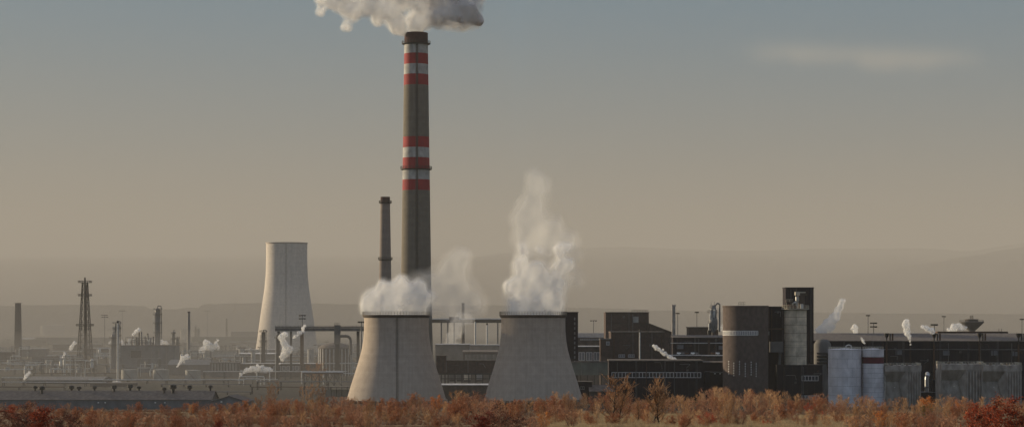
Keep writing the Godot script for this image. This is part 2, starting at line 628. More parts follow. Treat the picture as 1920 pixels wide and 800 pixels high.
# ---------------------------------------------------------------- trees
# style: stems, branches along each stem, twigs along each branch, leaves along each twig; colours are linear
func make_tree(sd: int, st: Dictionary) -> Array:
	var rr := RandomNumberGenerator.new()
	rr.seed = sd
	var wood := MB.new()
	var crown := MB.new()
	crown.colored = true
	var stems := int(st.stems)
	for s in stems:
		var a := TAU * (s + rr.randf()) / stems
		var lean: float = st.lean * rr.randf_range(0.3, 1.0)
		var dir := Vector3(cos(a) * lean, 1, sin(a) * lean).normalized()
		var p := Vector3(cos(a), 0, sin(a)) * (0.3 if stems > 1 else 0.0) - dir * 0.4
		var length: float = st.h * rr.randf_range(0.72, 1.0)
		var r0: float = st.r * rr.randf_range(0.7, 1.0)
		var pts := [p]
		var segs := 7
		for k in segs:
			dir = (dir + Vector3(rr.randf_range(-1, 1), 0.35, rr.randf_range(-1, 1)) * 0.14).normalized()
			var q: Vector3 = p + dir * length / segs
			wood.tube(p, q, r0 * (1.0 - 0.85 * k / segs), r0 * (1.0 - 0.85 * (k + 1) / segs), 5, false)
			pts.append(q)
			p = q
		for bnum in int(st.branches):
			var t: float = st.low + (0.97 - st.low) * (bnum + rr.randf()) / st.branches
			var f := t * segs
			var k := mini(int(f), segs - 1)
			var from: Vector3 = pts[k].lerp(pts[k + 1], f - k)
			var axis: Vector3 = (pts[k + 1] - pts[k]).normalized()
			var b := rr.randf() * TAU
			var out := Vector3(cos(b), 0, sin(b))
			var bl: float = st.h * st.reach * (1.15 - t * 0.75) * rr.randf_range(0.6, 1.15)
			var bd: Vector3 = (out + axis * st.up + Vector3(0, rr.randf_range(-0.1, 0.3), 0)).normalized()
			var mid: Vector3 = from + bd * bl * 0.5
			var bd2: Vector3 = (bd + Vector3(rr.randf_range(-0.3, 0.3), st.up * 0.35, rr.randf_range(-0.3, 0.3))).normalized()
			var tip := mid + bd2 * bl * 0.5
			var br: float = maxf(0.022, r0 * 0.33 * (1.0 - t * 0.6))
			wood.tube(from, mid, br, br * 0.7, 3, false)
			wood.tube(mid, tip, br * 0.7, br * 0.25, 3, false)
			for w in int(st.twigs):
				var u := rr.randf_range(0.15, 1.0)
				var tp: Vector3 = from.lerp(mid, u * 2.0) if u < 0.5 else mid.lerp(tip, u * 2.0 - 1.0)
				var td: Vector3 = (bd * 0.8 + Vector3(rr.randf_range(-1, 1), rr.randf_range(-0.35, 0.7) + st.up * 0.5, rr.randf_range(-1, 1))).normalized()
				var tl: float = st.twig_len * rr.randf_range(0.5, 1.2)
				crown.tint = st.twig_a.lerp(st.twig_b, rr.randf())
				crown.tube(tp, tp + td * tl, st.twig_r, st.twig_r * 0.4, 3, false)
				for m in int(st.leaves):
					crown.tint = st.leaf_a.lerp(st.leaf_b, pow(rr.randf(), 0.8))
					var lp: Vector3 = tp + td * tl * rr.randf_range(0.1, 1.1) + Vector3(rr.randfn(), rr.randfn(), rr.randfn()) * st.leaf_scatter
					leaf(crown, lp, st.leaf_size * rr.randf_range(0.6, 1.3), rr)
	return [wood.mesh(), crown.mesh()]

func leaf(b: MB, p: Vector3, s: float, rr: RandomNumberGenerator) -> void:
	var u := Vector3(rr.randfn(), rr.randfn(), rr.randfn()).normalized()
	var w := u.cross(Vector3(rr.randfn(), rr.randfn(), rr.randfn()).normalized()).normalized()
	# a leaf bent along its middle
	var bend := u.cross(w) * s * 0.18
	b.tri(p - u * s * 0.6, p + w * s * 0.36 + bend, p + u * s * 0.6)
	b.tri(p - u * s * 0.6, p + u * s * 0.6, p - w * s * 0.36 + bend)

var kinds := {}

func tree_kinds() -> void:
	var bare := {"h": 6.0, "stems": 1, "lean": 0.08, "r": 0.085, "branches": 34, "low": 0.22, "reach": 0.3, "up": 0.9, "twigs": 7, "twig_len": 0.75, "twig_r": 0.026, "leaves": 0, "leaf_size": 0.14, "leaf_scatter": 0.08,
		"twig_a": Color(0.607, 0.384, 0.213), "twig_b": Color(0.29, 0.156, 0.0784), "leaf_a": Color(0.475, 0.204, 0.0784), "leaf_b": Color(0.33, 0.12, 0.0504), "bark": "birch_bark"}
	var poplar := bare.duplicate(); poplar.merge({"stems": 2, "lean": 0.12, "up": 1.5, "branches": 24, "low": 0.1, "reach": 0.42, "twigs": 6, "twig_len": 0.8, "bark": "bark", "leaves": 1, "leaf_a": Color(0.607, 0.336, 0.146), "leaf_b": Color(0.37, 0.168, 0.0672)}, true)
	var thicket := bare.duplicate(); thicket.merge({"stems": 7, "lean": 0.5, "r": 0.055, "branches": 9, "low": 0.12, "reach": 0.26, "up": 0.8, "twigs": 6, "leaves": 2, "leaf_size": 0.15, "leaf_scatter": 0.12, "twig_a": Color(0.52, 0.31, 0.19), "twig_b": Color(0.24, 0.115, 0.07), "leaf_a": Color(0.54, 0.225, 0.115), "leaf_b": Color(0.28, 0.11, 0.06), "bark": "bark"}, true)
	var tan := thicket.duplicate(); tan.merge({"stems": 4, "lean": 0.26, "up": 1.1, "branches": 14, "leaves": 1, "twig_a": Color(0.554, 0.324, 0.157), "twig_b": Color(0.224, 0.102, 0.0448), "leaf_a": Color(0.528, 0.3, 0.146), "leaf_b": Color(0.33, 0.156, 0.0672), "bark": "birch_bark"}, true)
	var rust := thicket.duplicate(); rust.merge({"stems": 4, "lean": 0.4, "branches": 11, "leaves": 6, "leaf_size": 0.19, "leaf_scatter": 0.16, "leaf_a": Color(0.54, 0.23, 0.095), "leaf_b": Color(0.24, 0.085, 0.045)}, true)
	var orange := rust.duplicate(); orange.merge({"leaf_a": Color(0.75, 0.3, 0.056), "leaf_b": Color(0.502, 0.156, 0.0336)}, true)
	var red := rust.duplicate(); red.merge({"leaf_a": Color(0.607, 0.102, 0.0392), "leaf_b": Color(0.317, 0.054, 0.0246)}, true)
	var oak := rust.duplicate(); oak.merge({"stems": 4, "lean": 0.55, "branches": 13, "reach": 0.36, "up": 0.4, "twigs": 6, "leaves": 11, "leaf_size": 0.17, "leaf_scatter": 0.16, "leaf_a": Color(0.356, 0.072, 0.0358), "leaf_b": Color(0.112, 0.0264, 0.0179), "twig_a": Color(0.132, 0.072, 0.0504), "twig_b": Color(0.0792, 0.0384, 0.028)}, true)
	var oakred := oak.duplicate(); oakred.merge({"leaf_a": Color(0.502, 0.102, 0.037), "leaf_b": Color(0.145, 0.0324, 0.019)}, true)
	var oakbrown := oak.duplicate(); oakbrown.merge({"leaves": 6, "leaf_a": Color(0.264, 0.108, 0.0616), "leaf_b": Color(0.112, 0.048, 0.0336)}, true)
	var green := rust.duplicate(); green.merge({"leaf_a": Color(0.264, 0.204, 0.0616), "leaf_b": Color(0.119, 0.102, 0.0336)}, true)
	var list := {"bare": [bare, 3], "poplar": [poplar, 3], "thicket": [thicket, 4], "tan": [tan, 4], "rust": [rust, 3], "orange": [orange, 2], "red": [red, 2], "oak": [oak, 2], "oakred": [oakred, 2], "oakbrown": [oakbrown, 2], "green": [green, 1]}
	var sd := 100
	for k in list:
		kinds[k] = []
		for j in list[k][1]:
			sd += 7
			var ms := make_tree(sd, list[k][0])
			var top: float = maxf(ms[0].get_aabb().end.y, ms[1].get_aabb().end.y)
			kinds[k].append([ms[0], ms[1], top, mats[list[k][0].bark]])

# a tree whose top reaches picture height top_py, at column px and distance d on the slope
func tree(kind: String, nm: String, label: String, cat: String, px: float, d: float, top_py: float, group := "", wide := 1.0) -> void:
	at(px, d)
	var gx := (px - 960.0) * d / F
	var gy := ground_y(gx, d)
	var h := maxf(1.2, ly(top_py) - gy)
	var pick: Array = kinds[kind][rng.randi() % kinds[kind].size()]
	var o := Node3D.new()
	o.name = numbered(nm)
	add_child(o)
	o.position = Vector3(gx, gy, -d)
	var s: float = h / pick[2]
	o.scale = Vector3(s * wide, s, s * wide)
	o.rotation.y = rng.randf() * TAU
	meta(o, label, cat, group)
	part(o, "trunk", pick[0], pick[3])
	part(o, "crown", pick[1], mats.foliage)

const BELT := [[0, 758], [120, 762], [200, 767], [300, 768], [420, 758], [500, 752], [580, 750], [650, 754], [760, 750], [830, 750], [870, 736], [905, 740], [950, 752], [1040, 745], [1110, 736], [1200, 746], [1290, 742], [1350, 732], [1430, 734], [1480, 742], [1560, 748], [1640, 752], [1700, 756], [1760, 748], [1820, 752], [1930, 752]]

func belt_top(px: float) -> float:
	for k in BELT.size() - 1:
		if px <= BELT[k + 1][0]:
			return lerpf(BELT[k][1], BELT[k + 1][1], (px - BELT[k][0]) / (BELT[k + 1][0] - BELT[k][0]))
	return 752.0

func build_trees() -> void:
	tree_kinds()
	# the trees that can be told apart
	tree("poplar", "poplar_tree", "tall bare poplar with upswept twigs in front of the ladder-like window band, left one", "tree", 1158, 400, 698, "", 1.6)
	tree("poplar", "poplar_tree", "tall bare forked poplar in front of the ladder-like window band, right one", "tree", 1232, 400, 702, "", 1.6)
	tree("poplar", "poplar_tree", "thin bare sapling standing between the two tall bare poplars", "tree", 1198, 430, 742)
	tree("bare", "birch_tree", "pale bare birch standing against the foot of the dark round silo", "tree", 1340, 620, 722, "", 1.0)
	tree("bare", "birch_tree", "bare birch below the row of white dots on the dark round silo", "tree", 1424, 700, 730)
	tree("bare", "birch_tree", "slender white-stemmed birch left of the bright red bush", "tree", 1442, 690, 735)
	tree("bare", "birch_tree", "pale birch below the five-pane window", "tree", 1492, 720, 736)
	tree("bare", "birch_tree", "white-stemmed birch in front of the bluish grey silo's right edge", "tree", 1634, 560, 746)
	tree("bare", "birch_tree", "leaning white birch in front of the leftmost concrete bunker", "tree", 1697, 520, 743)
	tree("red", "red_bush", "bright red leafy bush below the five-pane window", "bush", 1520, 600, 754)
	tree("red", "red_bush", "dull red leafy bush just right of the bright red bush", "bush", 1548, 620, 764)
	tree("rust", "rust_tree", "rusty small tree in front of the bluish grey silos", "tree", 1546, 760, 745)
	tree("orange", "orange_bush", "golden orange bush at the bottom edge below the maroon-banded silo", "bush", 1652, 380, 768)
	tree("rust", "rust_bush", "rust brown bush right of the golden orange bush", "bush", 1690, 400, 776)
	tree("orange", "orange_tree", "broad orange-topped tree below the shiny bent duct", "tree", 1742, 700, 741, "", 1.3)
	tree("green", "green_shrub", "olive green shrub below the orange-topped tree", "shrub", 1738, 560, 757, "", 1.5)
	tree("green", "green_shrub", "low olive shrub left of the big dark red oak", "shrub", 1790, 600, 772, "", 1.4)
	tree("orange", "orange_tree", "small orange tree in front of the middle concrete bunker", "tree", 1798, 800, 747)
	tree("oakred", "oak_tree", "big dark red oak filling the lower right corner", "tree", 1893, 215, 734, "", 1.25)
	tree("oakred", "oak_tree", "lower dark red oak left of the big one in the corner", "tree", 1838, 230, 752)
	tree("oak", "oak_tree", "dark red oak bush below the right cooling tower", "tree", 905, 250, 764, "", 1.2)
	tree("oakbrown", "oak_tree", "dark brown oak with bare branches below the right cooling tower", "tree", 950, 240, 751, "", 1.2)
	tree("orange", "orange_bush", "orange leafy bush right of the dark oaks below the cooling tower", "bush", 1022, 330, 770)
	tree("rust", "rust_tree", "rusty round tree in front of the left cooling tower's right half", "tree", 775, 900, 733, "", 1.1)
	tree("rust", "rust_tree", "rusty bush hiding the lit foot of the left cooling tower", "tree", 686, 900, 747, "", 1.5)
	tree("orange", "orange_tree", "golden orange tree before the gabled end of the long shed", "tree", 360, 760, 754, "", 1.3)
	tree("rust", "rust_tree", "rusty tree right of the golden orange tree", "tree", 438, 780, 752)
	tree("rust", "rust_tree", "thin rusty tree in front of the long shed's wall", "tree", 258, 800, 751)
	tree("rust", "rust_tree", "second rusty tree in front of the long shed's wall", "tree", 304, 800, 756)
	tree("oakbrown", "oak_tree", "dark brown oak at the left bottom corner", "tree", 22, 270, 749, "", 1.4)
	tree("oakred", "oak_tree", "reddish brown oak beside the one in the left corner", "tree", 66, 280, 756, "", 1.4)
	tree("oakbrown", "oak_tree", "low dark oak at bottom left, rightmost of three", "tree", 122, 270, 764, "", 1.4)
	tree("oak", "oak_tree", "small dark red oak at the bottom below the gabled shed end", "tree", 410, 300, 785)
	tree("tan", "birch_tree", "hazy brown tree by the pipe loops, behind the thicket", "tree", 505, 1120, 712)
	tree("tan", "birch_tree", "hazy brown tree by the pipe trestle, behind the thicket", "tree", 575, 1130, 716)
	tree("tan", "birch_tree", "hazy brown tree just right of the pipe trestle's tree", "tree", 600, 1100, 722)
	tree("tan", "birch_tree", "hazy brown tree among the pipes below the pipe bridge", "tree", 594, 1500, 676, "", 1.4)
	tree("rust", "rust_bush", "rust bush at the bottom edge right of the tall bare poplars", "bush", 1284, 330, 775, "", 1.5)
	tree("red", "red_bush", "reddish bush at the bottom edge between the poplars and the round silo", "bush", 1326, 350, 772, "", 1.7)
	tree("red", "red_bush", "low reddish bush at the bottom edge below the round silo", "bush", 1438, 360, 786, "", 1.4)
	tree("tan", "young_birch", "pale twiggy birch at the bottom edge below the dark low annex", "tree", 1075, 380, 764)
	tree("tan", "young_birch", "pale twiggy birch at the bottom edge below the round silo's left side", "tree", 1362, 380, 770)
	tree("orange", "orange_bush", "orange bush at the bottom edge left of the golden orange bush", "bush", 1606, 340, 786)
	# the thicket
	for i in 420:
		var px := 1920.0 * fposmod(i * 0.61803399, 1.0) + rng.randf_range(-8, 8)
		var d := lerpf(1060.0, 430.0, pow(float(i) / 420.0, 0.92))
		var top := belt_top(px) + rng.randf_range(-14, 6)
		if d < 800: top += (800.0 - d) * 0.04
		var field := px > 1060 and px < 1560
		if field and d < 640 and rng.randf() < 0.35: continue
		var left := px < 1060
		var roll := rng.randf()
		var k := "thicket"
		if left:
			k = "thicket" if roll < 0.42 else "tan" if roll < 0.68 else "rust" if roll < 0.96 else "orange"
		else:
			k = "tan" if roll < 0.48 else "bare" if roll < 0.66 else "thicket" if roll < 0.90 else "rust"
		var lb: String = {"thicket": "leafless reddish brown shrub of the thicket along the slope", "tan": "pale tan twiggy young tree of the thicket along the slope", "rust": "shrub with clinging rust leaves in the thicket along the slope", "orange": "orange leaved shrub within the reddish thicket on the left", "bare": "white-stemmed bare birch within the thicket on the right"}[k]
		var nm: String = {"thicket": "thicket_shrub", "tan": "young_tree", "rust": "rust_shrub", "orange": "orange_shrub", "bare": "thicket_birch"}[k]
		tree(k, nm, lb, "shrub" if k != "bare" and k != "tan" else "tree", px, d, top, lb.replace("leafless ", "").replace("of the", "in the"), rng.randf_range(0.9, 1.3))
	for i in 100:
		var px := lerpf(1035, 1610, fposmod(i * 0.618034, 1.0))
		var d := rng.randf_range(330, 520)
		var k: String = ["tan", "thicket", "tan", "rust", "bare"][i % 5]
		if px > 1120 and px < 1270 and i % 2: continue
		tree(k, "verge_shrub", {"tan": "pale tan shrub on the dry grass along the bottom edge", "thicket": "reddish brown shrub on the dry grass along the bottom edge", "rust": "rust leaved shrub on the dry grass along the bottom edge", "bare": "bare sapling on the dry grass along the bottom edge"}[k], "shrub", px, d, rng.randf_range(764, 786), "shrubs along the bottom edge", rng.randf_range(1.0, 1.5))
	for i in 110:
		var px := lerpf(140, 1040, fposmod(i * 0.618034, 1.0)) if i < 88 else lerpf(1600, 1800, fposmod(i * 0.618034, 1.0))
		if px > 870 and px < 1000: continue
		var k: String = ["thicket", "tan", "thicket", "rust", "tan"][i % 5]
		tree(k, "near_shrub", {"tan": "pale tan brush close by, cut off by the bottom edge", "thicket": "reddish brown brush close by, cut off by the bottom edge", "rust": "rust leaved bush close by, cut off by the bottom edge"}[k], "shrub", px, rng.randf_range(300, 460), rng.randf_range(766, 784), "near brush cut off by the bottom edge", rng.randf_range(1.1, 1.6))
	# undergrowth and dry grass: uncountable
	var sh := MB.new()
	sh.colored = true
	var rr := RandomNumberGenerator.new()
	rr.seed = 77
	for k in 46:
		sh.tint = Color(1, 1, 1) * rr.randf_range(0.6, 1.2)
		var a := rr.randf() * TAU
		var base := Vector3(cos(a), 0, sin(a)) * rr.randf() * 0.7
		var tip := base + Vector3(cos(a) * rr.randf() * 0.8, rr.randf_range(0.5, 1.3), sin(a) * rr.randf() * 0.8)
		var side := Vector3(-sin(a), 0, cos(a)) * 0.05
		sh.tri(base - side, base + side, tip)
		leaf(sh, tip, 0.12, rr)
	var sm := sh.mesh()
	for lay in [["undergrowth", "low brown undergrowth filling the gaps of the thicket", "undergrowth", 9000, Color(0.30, 0.17, 0.10), Color(0.17, 0.085, 0.055)], ["dry_grass", "pale dry grass of the clearing below the two bare poplars", "grass", 9000, Color(0.55, 0.42, 0.24), Color(0.40, 0.28, 0.15)]]:
		var spots := []
		for i in int(lay[3]):
			var u := rr.randf()
			var d := lerpf(300.0, 1080.0, u)
			var px := rr.randf_range(-20, 1940)
			var field := px > 1040 and px < 1600 and d < 660
			if lay[0] == "dry_grass":
				px = rr.randf_range(1030, 1600); d = rr.randf_range(330.0, 680.0)
			elif field:
				continue
			spots.append([px, d])
		var mm := MultiMesh.new()
		mm.transform_format = MultiMesh.TRANSFORM_3D
		mm.use_colors = true
		mm.mesh = sm
		mm.instance_count = spots.size()
		for i in spots.size():
			var d: float = spots[i][1]
			var x: float = (spots[i][0] - 960.0) * d / F
			var s := rr.randf_range(0.35, 0.8) if lay[0] == "undergrowth" else rr.randf_range(0.35, 0.8)
			mm.set_instance_transform(i, Transform3D(Basis(Vector3.UP, rr.randf() * TAU).scaled(Vector3(s, s, s)), Vector3(x, ground_y(x, d) - 0.05, -d)))
			mm.set_instance_color(i, lay[4].lerp(lay[5], rr.randf()))
		var o := MultiMeshInstance3D.new()
		o.name = lay[0]
		o.multimesh = mm
		o.material_override = mats.foliage
		add_child(o)
		meta(o, lay[1], lay[2], "", "stuff")

# ---------------------------------------------------------------- towers and chimneys
func cooling_tower(label: String, px: float, d: float, prof_px: Array, k: float, m: Material, near: bool, ladder_at := 86.0) -> void:
	# prof_px: [half width, picture y] read at distance k, from top to bottom
	var t := thing("cooling_tower", label, "cooling tower", px, d)
	var prof := []
	var top := 0.0
	for q in prof_px:
		var y: float = EYE - (q[1] - HORIZON) * k / F
		top = maxf(top, y)
		prof.push_front(Vector2(q[0] * k / F, y))
	# the shell stands on slanted legs above the basin
	var rb: float = prof[0].x
	var y0: float = prof[0].y
	part(t, "shell", MB.new().lathe(prof, 96), m)
	var inner := []
	for q in prof: inner.push_front(Vector2(q.x - 0.7, q.y))
	part(t, "inner_shell", MB.new().lathe(inner, 64), m)
	var rt: float = prof[-1].x
	part(t, "rim", MB.new().lathe([Vector2(rt + 0.05, top - 1.6), Vector2(rt + 0.9, top - 0.5), Vector2(rt + 0.9, top), Vector2(rt - 1.0, top), Vector2(rt - 1.0, top - 1.6)], 96, Vector3.ZERO, false), mats.sooty_concrete if near else m)
	if y0 > 0.5:
		var leg := MB.new().tube(Vector3(0, 0, 0), Vector3(0.0, y0 + 0.3, 0), 0.5, 0.45, 6).mesh()
		for i in 40:
			var o := part(t, "leg", leg, m)
			var a := TAU * i / 40
			o.position = Vector3(cos(a) * (rb + 0.6), 0, sin(a) * (rb + 0.6))
			o.rotation = Vector3(0.12 if i % 2 else -0.12, -a, 0.1)
	part(t, "basin", MB.new().lathe([Vector2(rb + 2.5, -0.5), Vector2(rb + 2.5, 1.2), Vector2(rb + 1.9, 1.2), Vector2(rb + 1.9, 0.2)], 64, Vector3.ZERO, false), mats.sooty_concrete)
	if near:
		railing(t, ring_pts(rt + 0.75, top, 72), 1.7, 1.2, mats.rail, 0.09)
	# stair ladder running up the shell on the camera side
	var lad := MB.new()
	var a := deg_to_rad(ladder_at)
	for j in prof.size() - 1:
		for s in [-0.45, 0.45]:
			var off := Vector3(s, 0, 0)
			lad.tube(Vector3(cos(a) * (prof[j].x + 0.35), prof[j].y, sin(a) * (prof[j].x + 0.35)) + off, Vector3(cos(a) * (prof[j + 1].x + 0.35), prof[j + 1].y, sin(a) * (prof[j + 1].x + 0.35)) + off, 0.09, 0.09, 4)
		for q in 12:
			var p := Vector3(cos(a) * (prof[j].x + 0.35), prof[j].y, sin(a) * (prof[j].x + 0.35)).lerp(Vector3(cos(a) * (prof[j + 1].x + 0.35), prof[j + 1].y, sin(a) * (prof[j + 1].x + 0.35)), q / 12.0)
			lad.tube(p - Vector3(0.45, 0, 0), p + Vector3(0.45, 0, 0), 0.045, 0.045, 4)
	part(t, "ladder", lad, mats.rail)

func gallery(t: Node, r: float, y: float, w: float, m: Material, h := 1.6) -> void:
	part(t, "platform", MB.new().lathe([Vector2(r, y - 0.9), Vector2(r + w, y - 0.25), Vector2(r + w, y), Vector2(r, y)], 40, Vector3.ZERO, false), m)
	railing(t, ring_pts(r + w - 0.1, y, 28), h, 1.6, m, 0.1)

func striped_chimney() -> void:
	var t := thing("striped_chimney", "tall concrete chimney with red and white bands, smoking at the top", "chimney", 780, 1450)
	var rad := func(py: float) -> float: return ls(22.0 + 6.3 * pow(maxf(py - 62.0, 0) / 463.0, 1.05))
	var bands := [[62, 82, "soot", "top_band"], [82, 101, "white_paint", "white_band"], [101, 121, "red_paint", "red_band"], [121, 140, "white_paint", "white_band"], [140, 160, "red_paint", "red_band"], [160, 257, "chimney_concrete", "shaft"], [257, 277, "red_paint", "red_band"], [277, 296, "white_paint", "white_band"], [296, 317, "red_paint", "red_band"], [317, 337, "white_paint", "white_band"], [337, 357, "red_paint", "red_band"], [357, 540, "chimney_concrete", "shaft"]]
	for b in bands:
		part(t, b[3], MB.new().lathe([Vector2(rad.call(b[1]), ly(b[1])), Vector2(rad.call(b[0]), ly(b[0]))], 64), mats[b[2]])
	part(t, "shaft", MB.new().lathe([Vector2(ls(34), -0.5), Vector2(ls(31), ly(640)), Vector2(rad.call(540), ly(540))], 64), mats.chimney_concrete)
	part(t, "mouth", MB.new().lathe([Vector2(rad.call(62), ly(62)), Vector2(rad.call(62) - 0.6, ly(62) + 0.2), Vector2(rad.call(62) - 0.8, ly(62)), Vector2(rad.call(62) - 1.2, ly(90))], 48, Vector3.ZERO, false), mats.soot)
	gallery(t, rad.call(82), ly(82), 1.7, mats.dark_steel, 1.8)
	gallery(t, rad.call(317), ly(317), 1.5, mats.dark_steel, 1.8)
	# cable duct and caged ladder side by side, in runs between the platforms
	for run in [[85, 316, 0.0], [319, 560, 0.0]]:
		var lad := MB.new()
		var y0: float = run[1]
		while y0 > run[0]:
			var y1: float = maxf(run[0], y0 - 12.0)
			for s in [-0.55, 0.55]:
				lad.tube(Vector3(0.9 + s, ly(y0), rad.call(y0) + 0.25), Vector3(0.9 + s, ly(y1), rad.call(y1) + 0.25), 0.2, 0.2, 4)
			for q in 8:
				var yy := lerpf(y0, y1, q / 8.0)
				lad.tube(Vector3(0.35, ly(yy), rad.call(yy) + 0.6), Vector3(1.45, ly(yy), rad.call(yy) + 0.6), 0.09, 0.09, 4)
			y0 = y1
		part(t, "ladder", lad, mats.rail)

func small_chimney() -> void:
	var t := thing("slim_chimney", "slim grey chimney standing just left of the striped one", "chimney", 722, 1700)
	var rad := func(py: float) -> float: return ls(8.8 + 2.6 * (py - 369.0) / 153.0)
	part(t, "shaft", MB.new().lathe([Vector2(ls(14), -0.5), Vector2(rad.call(522), ly(522)), Vector2(rad.call(382), ly(382))], 40), mats.slim_concrete)
	part(t, "crown_band", MB.new().lathe([Vector2(rad.call(382), ly(382)), Vector2(rad.call(369), ly(369)), Vector2(rad.call(369) - 0.6, ly(369)), Vector2(rad.call(369) - 0.8, ly(380))], 40, Vector3.ZERO, false), mats.soot)
	gallery(t, rad.call(380), ly(380), 1.3, mats.dark_steel)
	gallery(t, rad.call(486), ly(486), 1.2, mats.dark_steel)

func stack(nm: String, label: String, px: float, d: float, top: float, hw_top: float, hw_base: float, m: Material, square := false, group := "") -> Node3D:
	var t := thing(nm, label, "chimney", px, d, group)
	var rt := ls(hw_top); var rb := ls(hw_base); var y := ly(top)
	if square:
		part(t, "shaft", MB.new().hexa([Vector3(-rb, -0.3, rb), Vector3(rb, -0.3, rb), Vector3(rb, -0.3, -rb), Vector3(-rb, -0.3, -rb)], [Vector3(-rt, y, rt), Vector3(rt, y, rt), Vector3(rt, y, -rt), Vector3(-rt, y, -rt)]), m)
		part(t, "cap", MB.new().box(-rt - 0.3, rt + 0.3, y + 0.01, y + 1.0, -rt - 0.3, rt + 0.3), m)
	else:
		part(t, "shaft", MB.new().lathe([Vector2(rb, -0.3), Vector2(rt, y)], 24), m)
		part(t, "mouth", MB.new().lathe([Vector2(rt + 0.15, y - 1.5), Vector2(rt + 0.15, y + 0.1), Vector2(rt - 0.25, y + 0.1), Vector2(rt - 0.3, y - 2.0)], 24, Vector3.ZERO, false), mats.dark_steel)
	return t

# floodlight mast: pole, ring platforms, lamps
func mast(label: String, px: float, d: float, top: float, style := 0) -> void:
	var t := thing("floodlight_mast", label, "light mast", px, d, "floodlight masts")
	var y := ly(top)
	part(t, "pole", MB.new().tube(Vector3(0, -0.3, 0), Vector3(0, y, 0), 0.55, 0.3, 8), mats.grey_steel)
	var w := ls(5.5) if style != 2 else ls(3.0)
	for lv in ([0.0, 2.6] if style == 0 else [0.0]):
		part(t, "lamp_ring", MB.new().lathe([Vector2(w * 0.5, y - 0.6 - lv), Vector2(w, y - 0.5 - lv), Vector2(w, y - 0.2 - lv), Vector2(w * 0.5, y - 0.1 - lv)], 16, Vector3.ZERO, false), mats.dark_steel)
		var arm := MB.new()
		arm.tube(Vector3(-w, y - 0.4 - lv, 0), Vector3(w, y - 0.4 - lv, 0), 0.12, 0.12, 4).tube(Vector3(0, y - 0.4 - lv, -w), Vector3(0, y - 0.4 - lv, w), 0.12, 0.12, 4)
		part(t, "crossarm", arm, mats.dark_steel)
		var lm := MB.new().hexa([Vector3(-0.3, -0.5, 0.35), Vector3(0.3, -0.5, 0.35), Vector3(0.3, -0.5, -0.1), Vector3(-0.3, -0.5, -0.1)], [Vector3(-0.5, 0.5, 0.45), Vector3(0.5, 0.5, 0.45), Vector3(0.5, 0.5, -0.2), Vector3(-0.5, 0.5, -0.2)]).mesh()
		for k in 8:
			var o := part(t, "floodlight", lm, mats.dark_steel)
			var a := TAU * k / 8
			o.position = Vector3(cos(a) * w, y - 0.6 - lv, sin(a) * w)
			o.rotation.y = PI / 2 - a

# distillation column: shell with domed head, ring platforms, side pipe and ladder
func column(label: String, px: float, d: float, top: float, hw: float, plats: Array, m: Material, lit_pipe := true) -> Node3D:
	var t := thing("distillation_column", label, "column", px, d, "distillation columns")
	var r := ls(hw); var y := ly(top)
	part(t, "shell", MB.new().lathe([Vector2(r * 1.05, -0.3), Vector2(r * 1.05, y * 0.5), Vector2(r, y * 0.52), Vector2(r, y - r * 0.6), Vector2(r * 0.8, y - r * 0.2), Vector2(r * 0.35, y), Vector2(0.02, y + 0.05)], 24), m)
	part(t, "outlet_pipe", MB.new().path([Vector3(0, y, 0), Vector3(0, y + r * 0.9, 0), Vector3(r * 1.3, y + r * 0.9, 0.2), Vector3(r * 1.5, y * 0.4, 0.2)], maxf(0.25, r * 0.18), 8), mats.grey_steel)
	if lit_pipe:
		part(t, "riser", MB.new().tube(Vector3(-r * 1.4, 0, r * 0.3), Vector3(-r * 1.4, y * 0.93, r * 0.3), maxf(0.2, r * 0.16), maxf(0.2, r * 0.16), 8), mats.pale_steel)
	for p in plats:
		var py := ly(p)
		part(t, "platform", MB.new().lathe([Vector2(r, py - 0.3), Vector2(r * 1.55 + 0.6, py - 0.15), Vector2(r * 1.55 + 0.6, py), Vector2(r, py)], 20, Vector3.ZERO, false), mats.dark_steel)
		railing(t, ring_pts(r * 1.55 + 0.5, py, 12), 1.3, 1.5, mats.dark_steel, 0.08)
	var lad := MB.new()
	for s in [-0.35, 0.35]:
		lad.tube(Vector3(r * 0.5 + s, 0, r * 1.05 + 0.3), Vector3(r * 0.5 + s, y * 0.97, r * 1.05 + 0.3), 0.1, 0.1, 4)
	part(t, "ladder", lad, mats.rail)
	return t

func tank(label: String, px: float, d: float, top: float, hw: float, m: Material, group := "storage tanks") -> void:
	var t := thing("storage_tank", label, "tank", px, d, group)
	var r := ls(hw); var y := ly(top)
	part(t, "shell", MB.new().lathe([Vector2(r, -0.2), Vector2(r, y)], 40), m)
	part(t, "roof", MB.new().lathe([Vector2(r + 0.12, y - 0.3), Vector2(r + 0.12, y + 0.02), Vector2(r * 0.5, y + r * 0.07), Vector2(0.02, y + r * 0.11)], 40, Vector3.ZERO, false), m)
	for k in 3:
		var yy := y * (k + 1) / 4.0
		part(t, "stiffening_ring", MB.new().lathe([Vector2(r, yy - 0.12), Vector2(r + 0.1, yy - 0.1), Vector2(r + 0.1, yy + 0.1), Vector2(r, yy + 0.12)], 40, Vector3.ZERO, false), m)
	var st := MB.new()
	for k in 16:
		var a := deg_to_rad(60.0 + k * 4.0)
		var a2 := deg_to_rad(64.0 + k * 4.0)
		st.tube(Vector3(cos(a), 0, sin(a)) * (r + 0.4) + Vector3(0, y * k / 16.0, 0), Vector3(cos(a2), 0, sin(a2)) * (r + 0.4) + Vector3(0, y * (k + 1) / 16.0, 0), 0.16, 0.16, 4)
	part(t, "stair", st, mats.rail)
	railing(t, ring_pts(r - 0.2, y + 0.05, 20), 1.1, 2.0, mats.rail, 0.06)

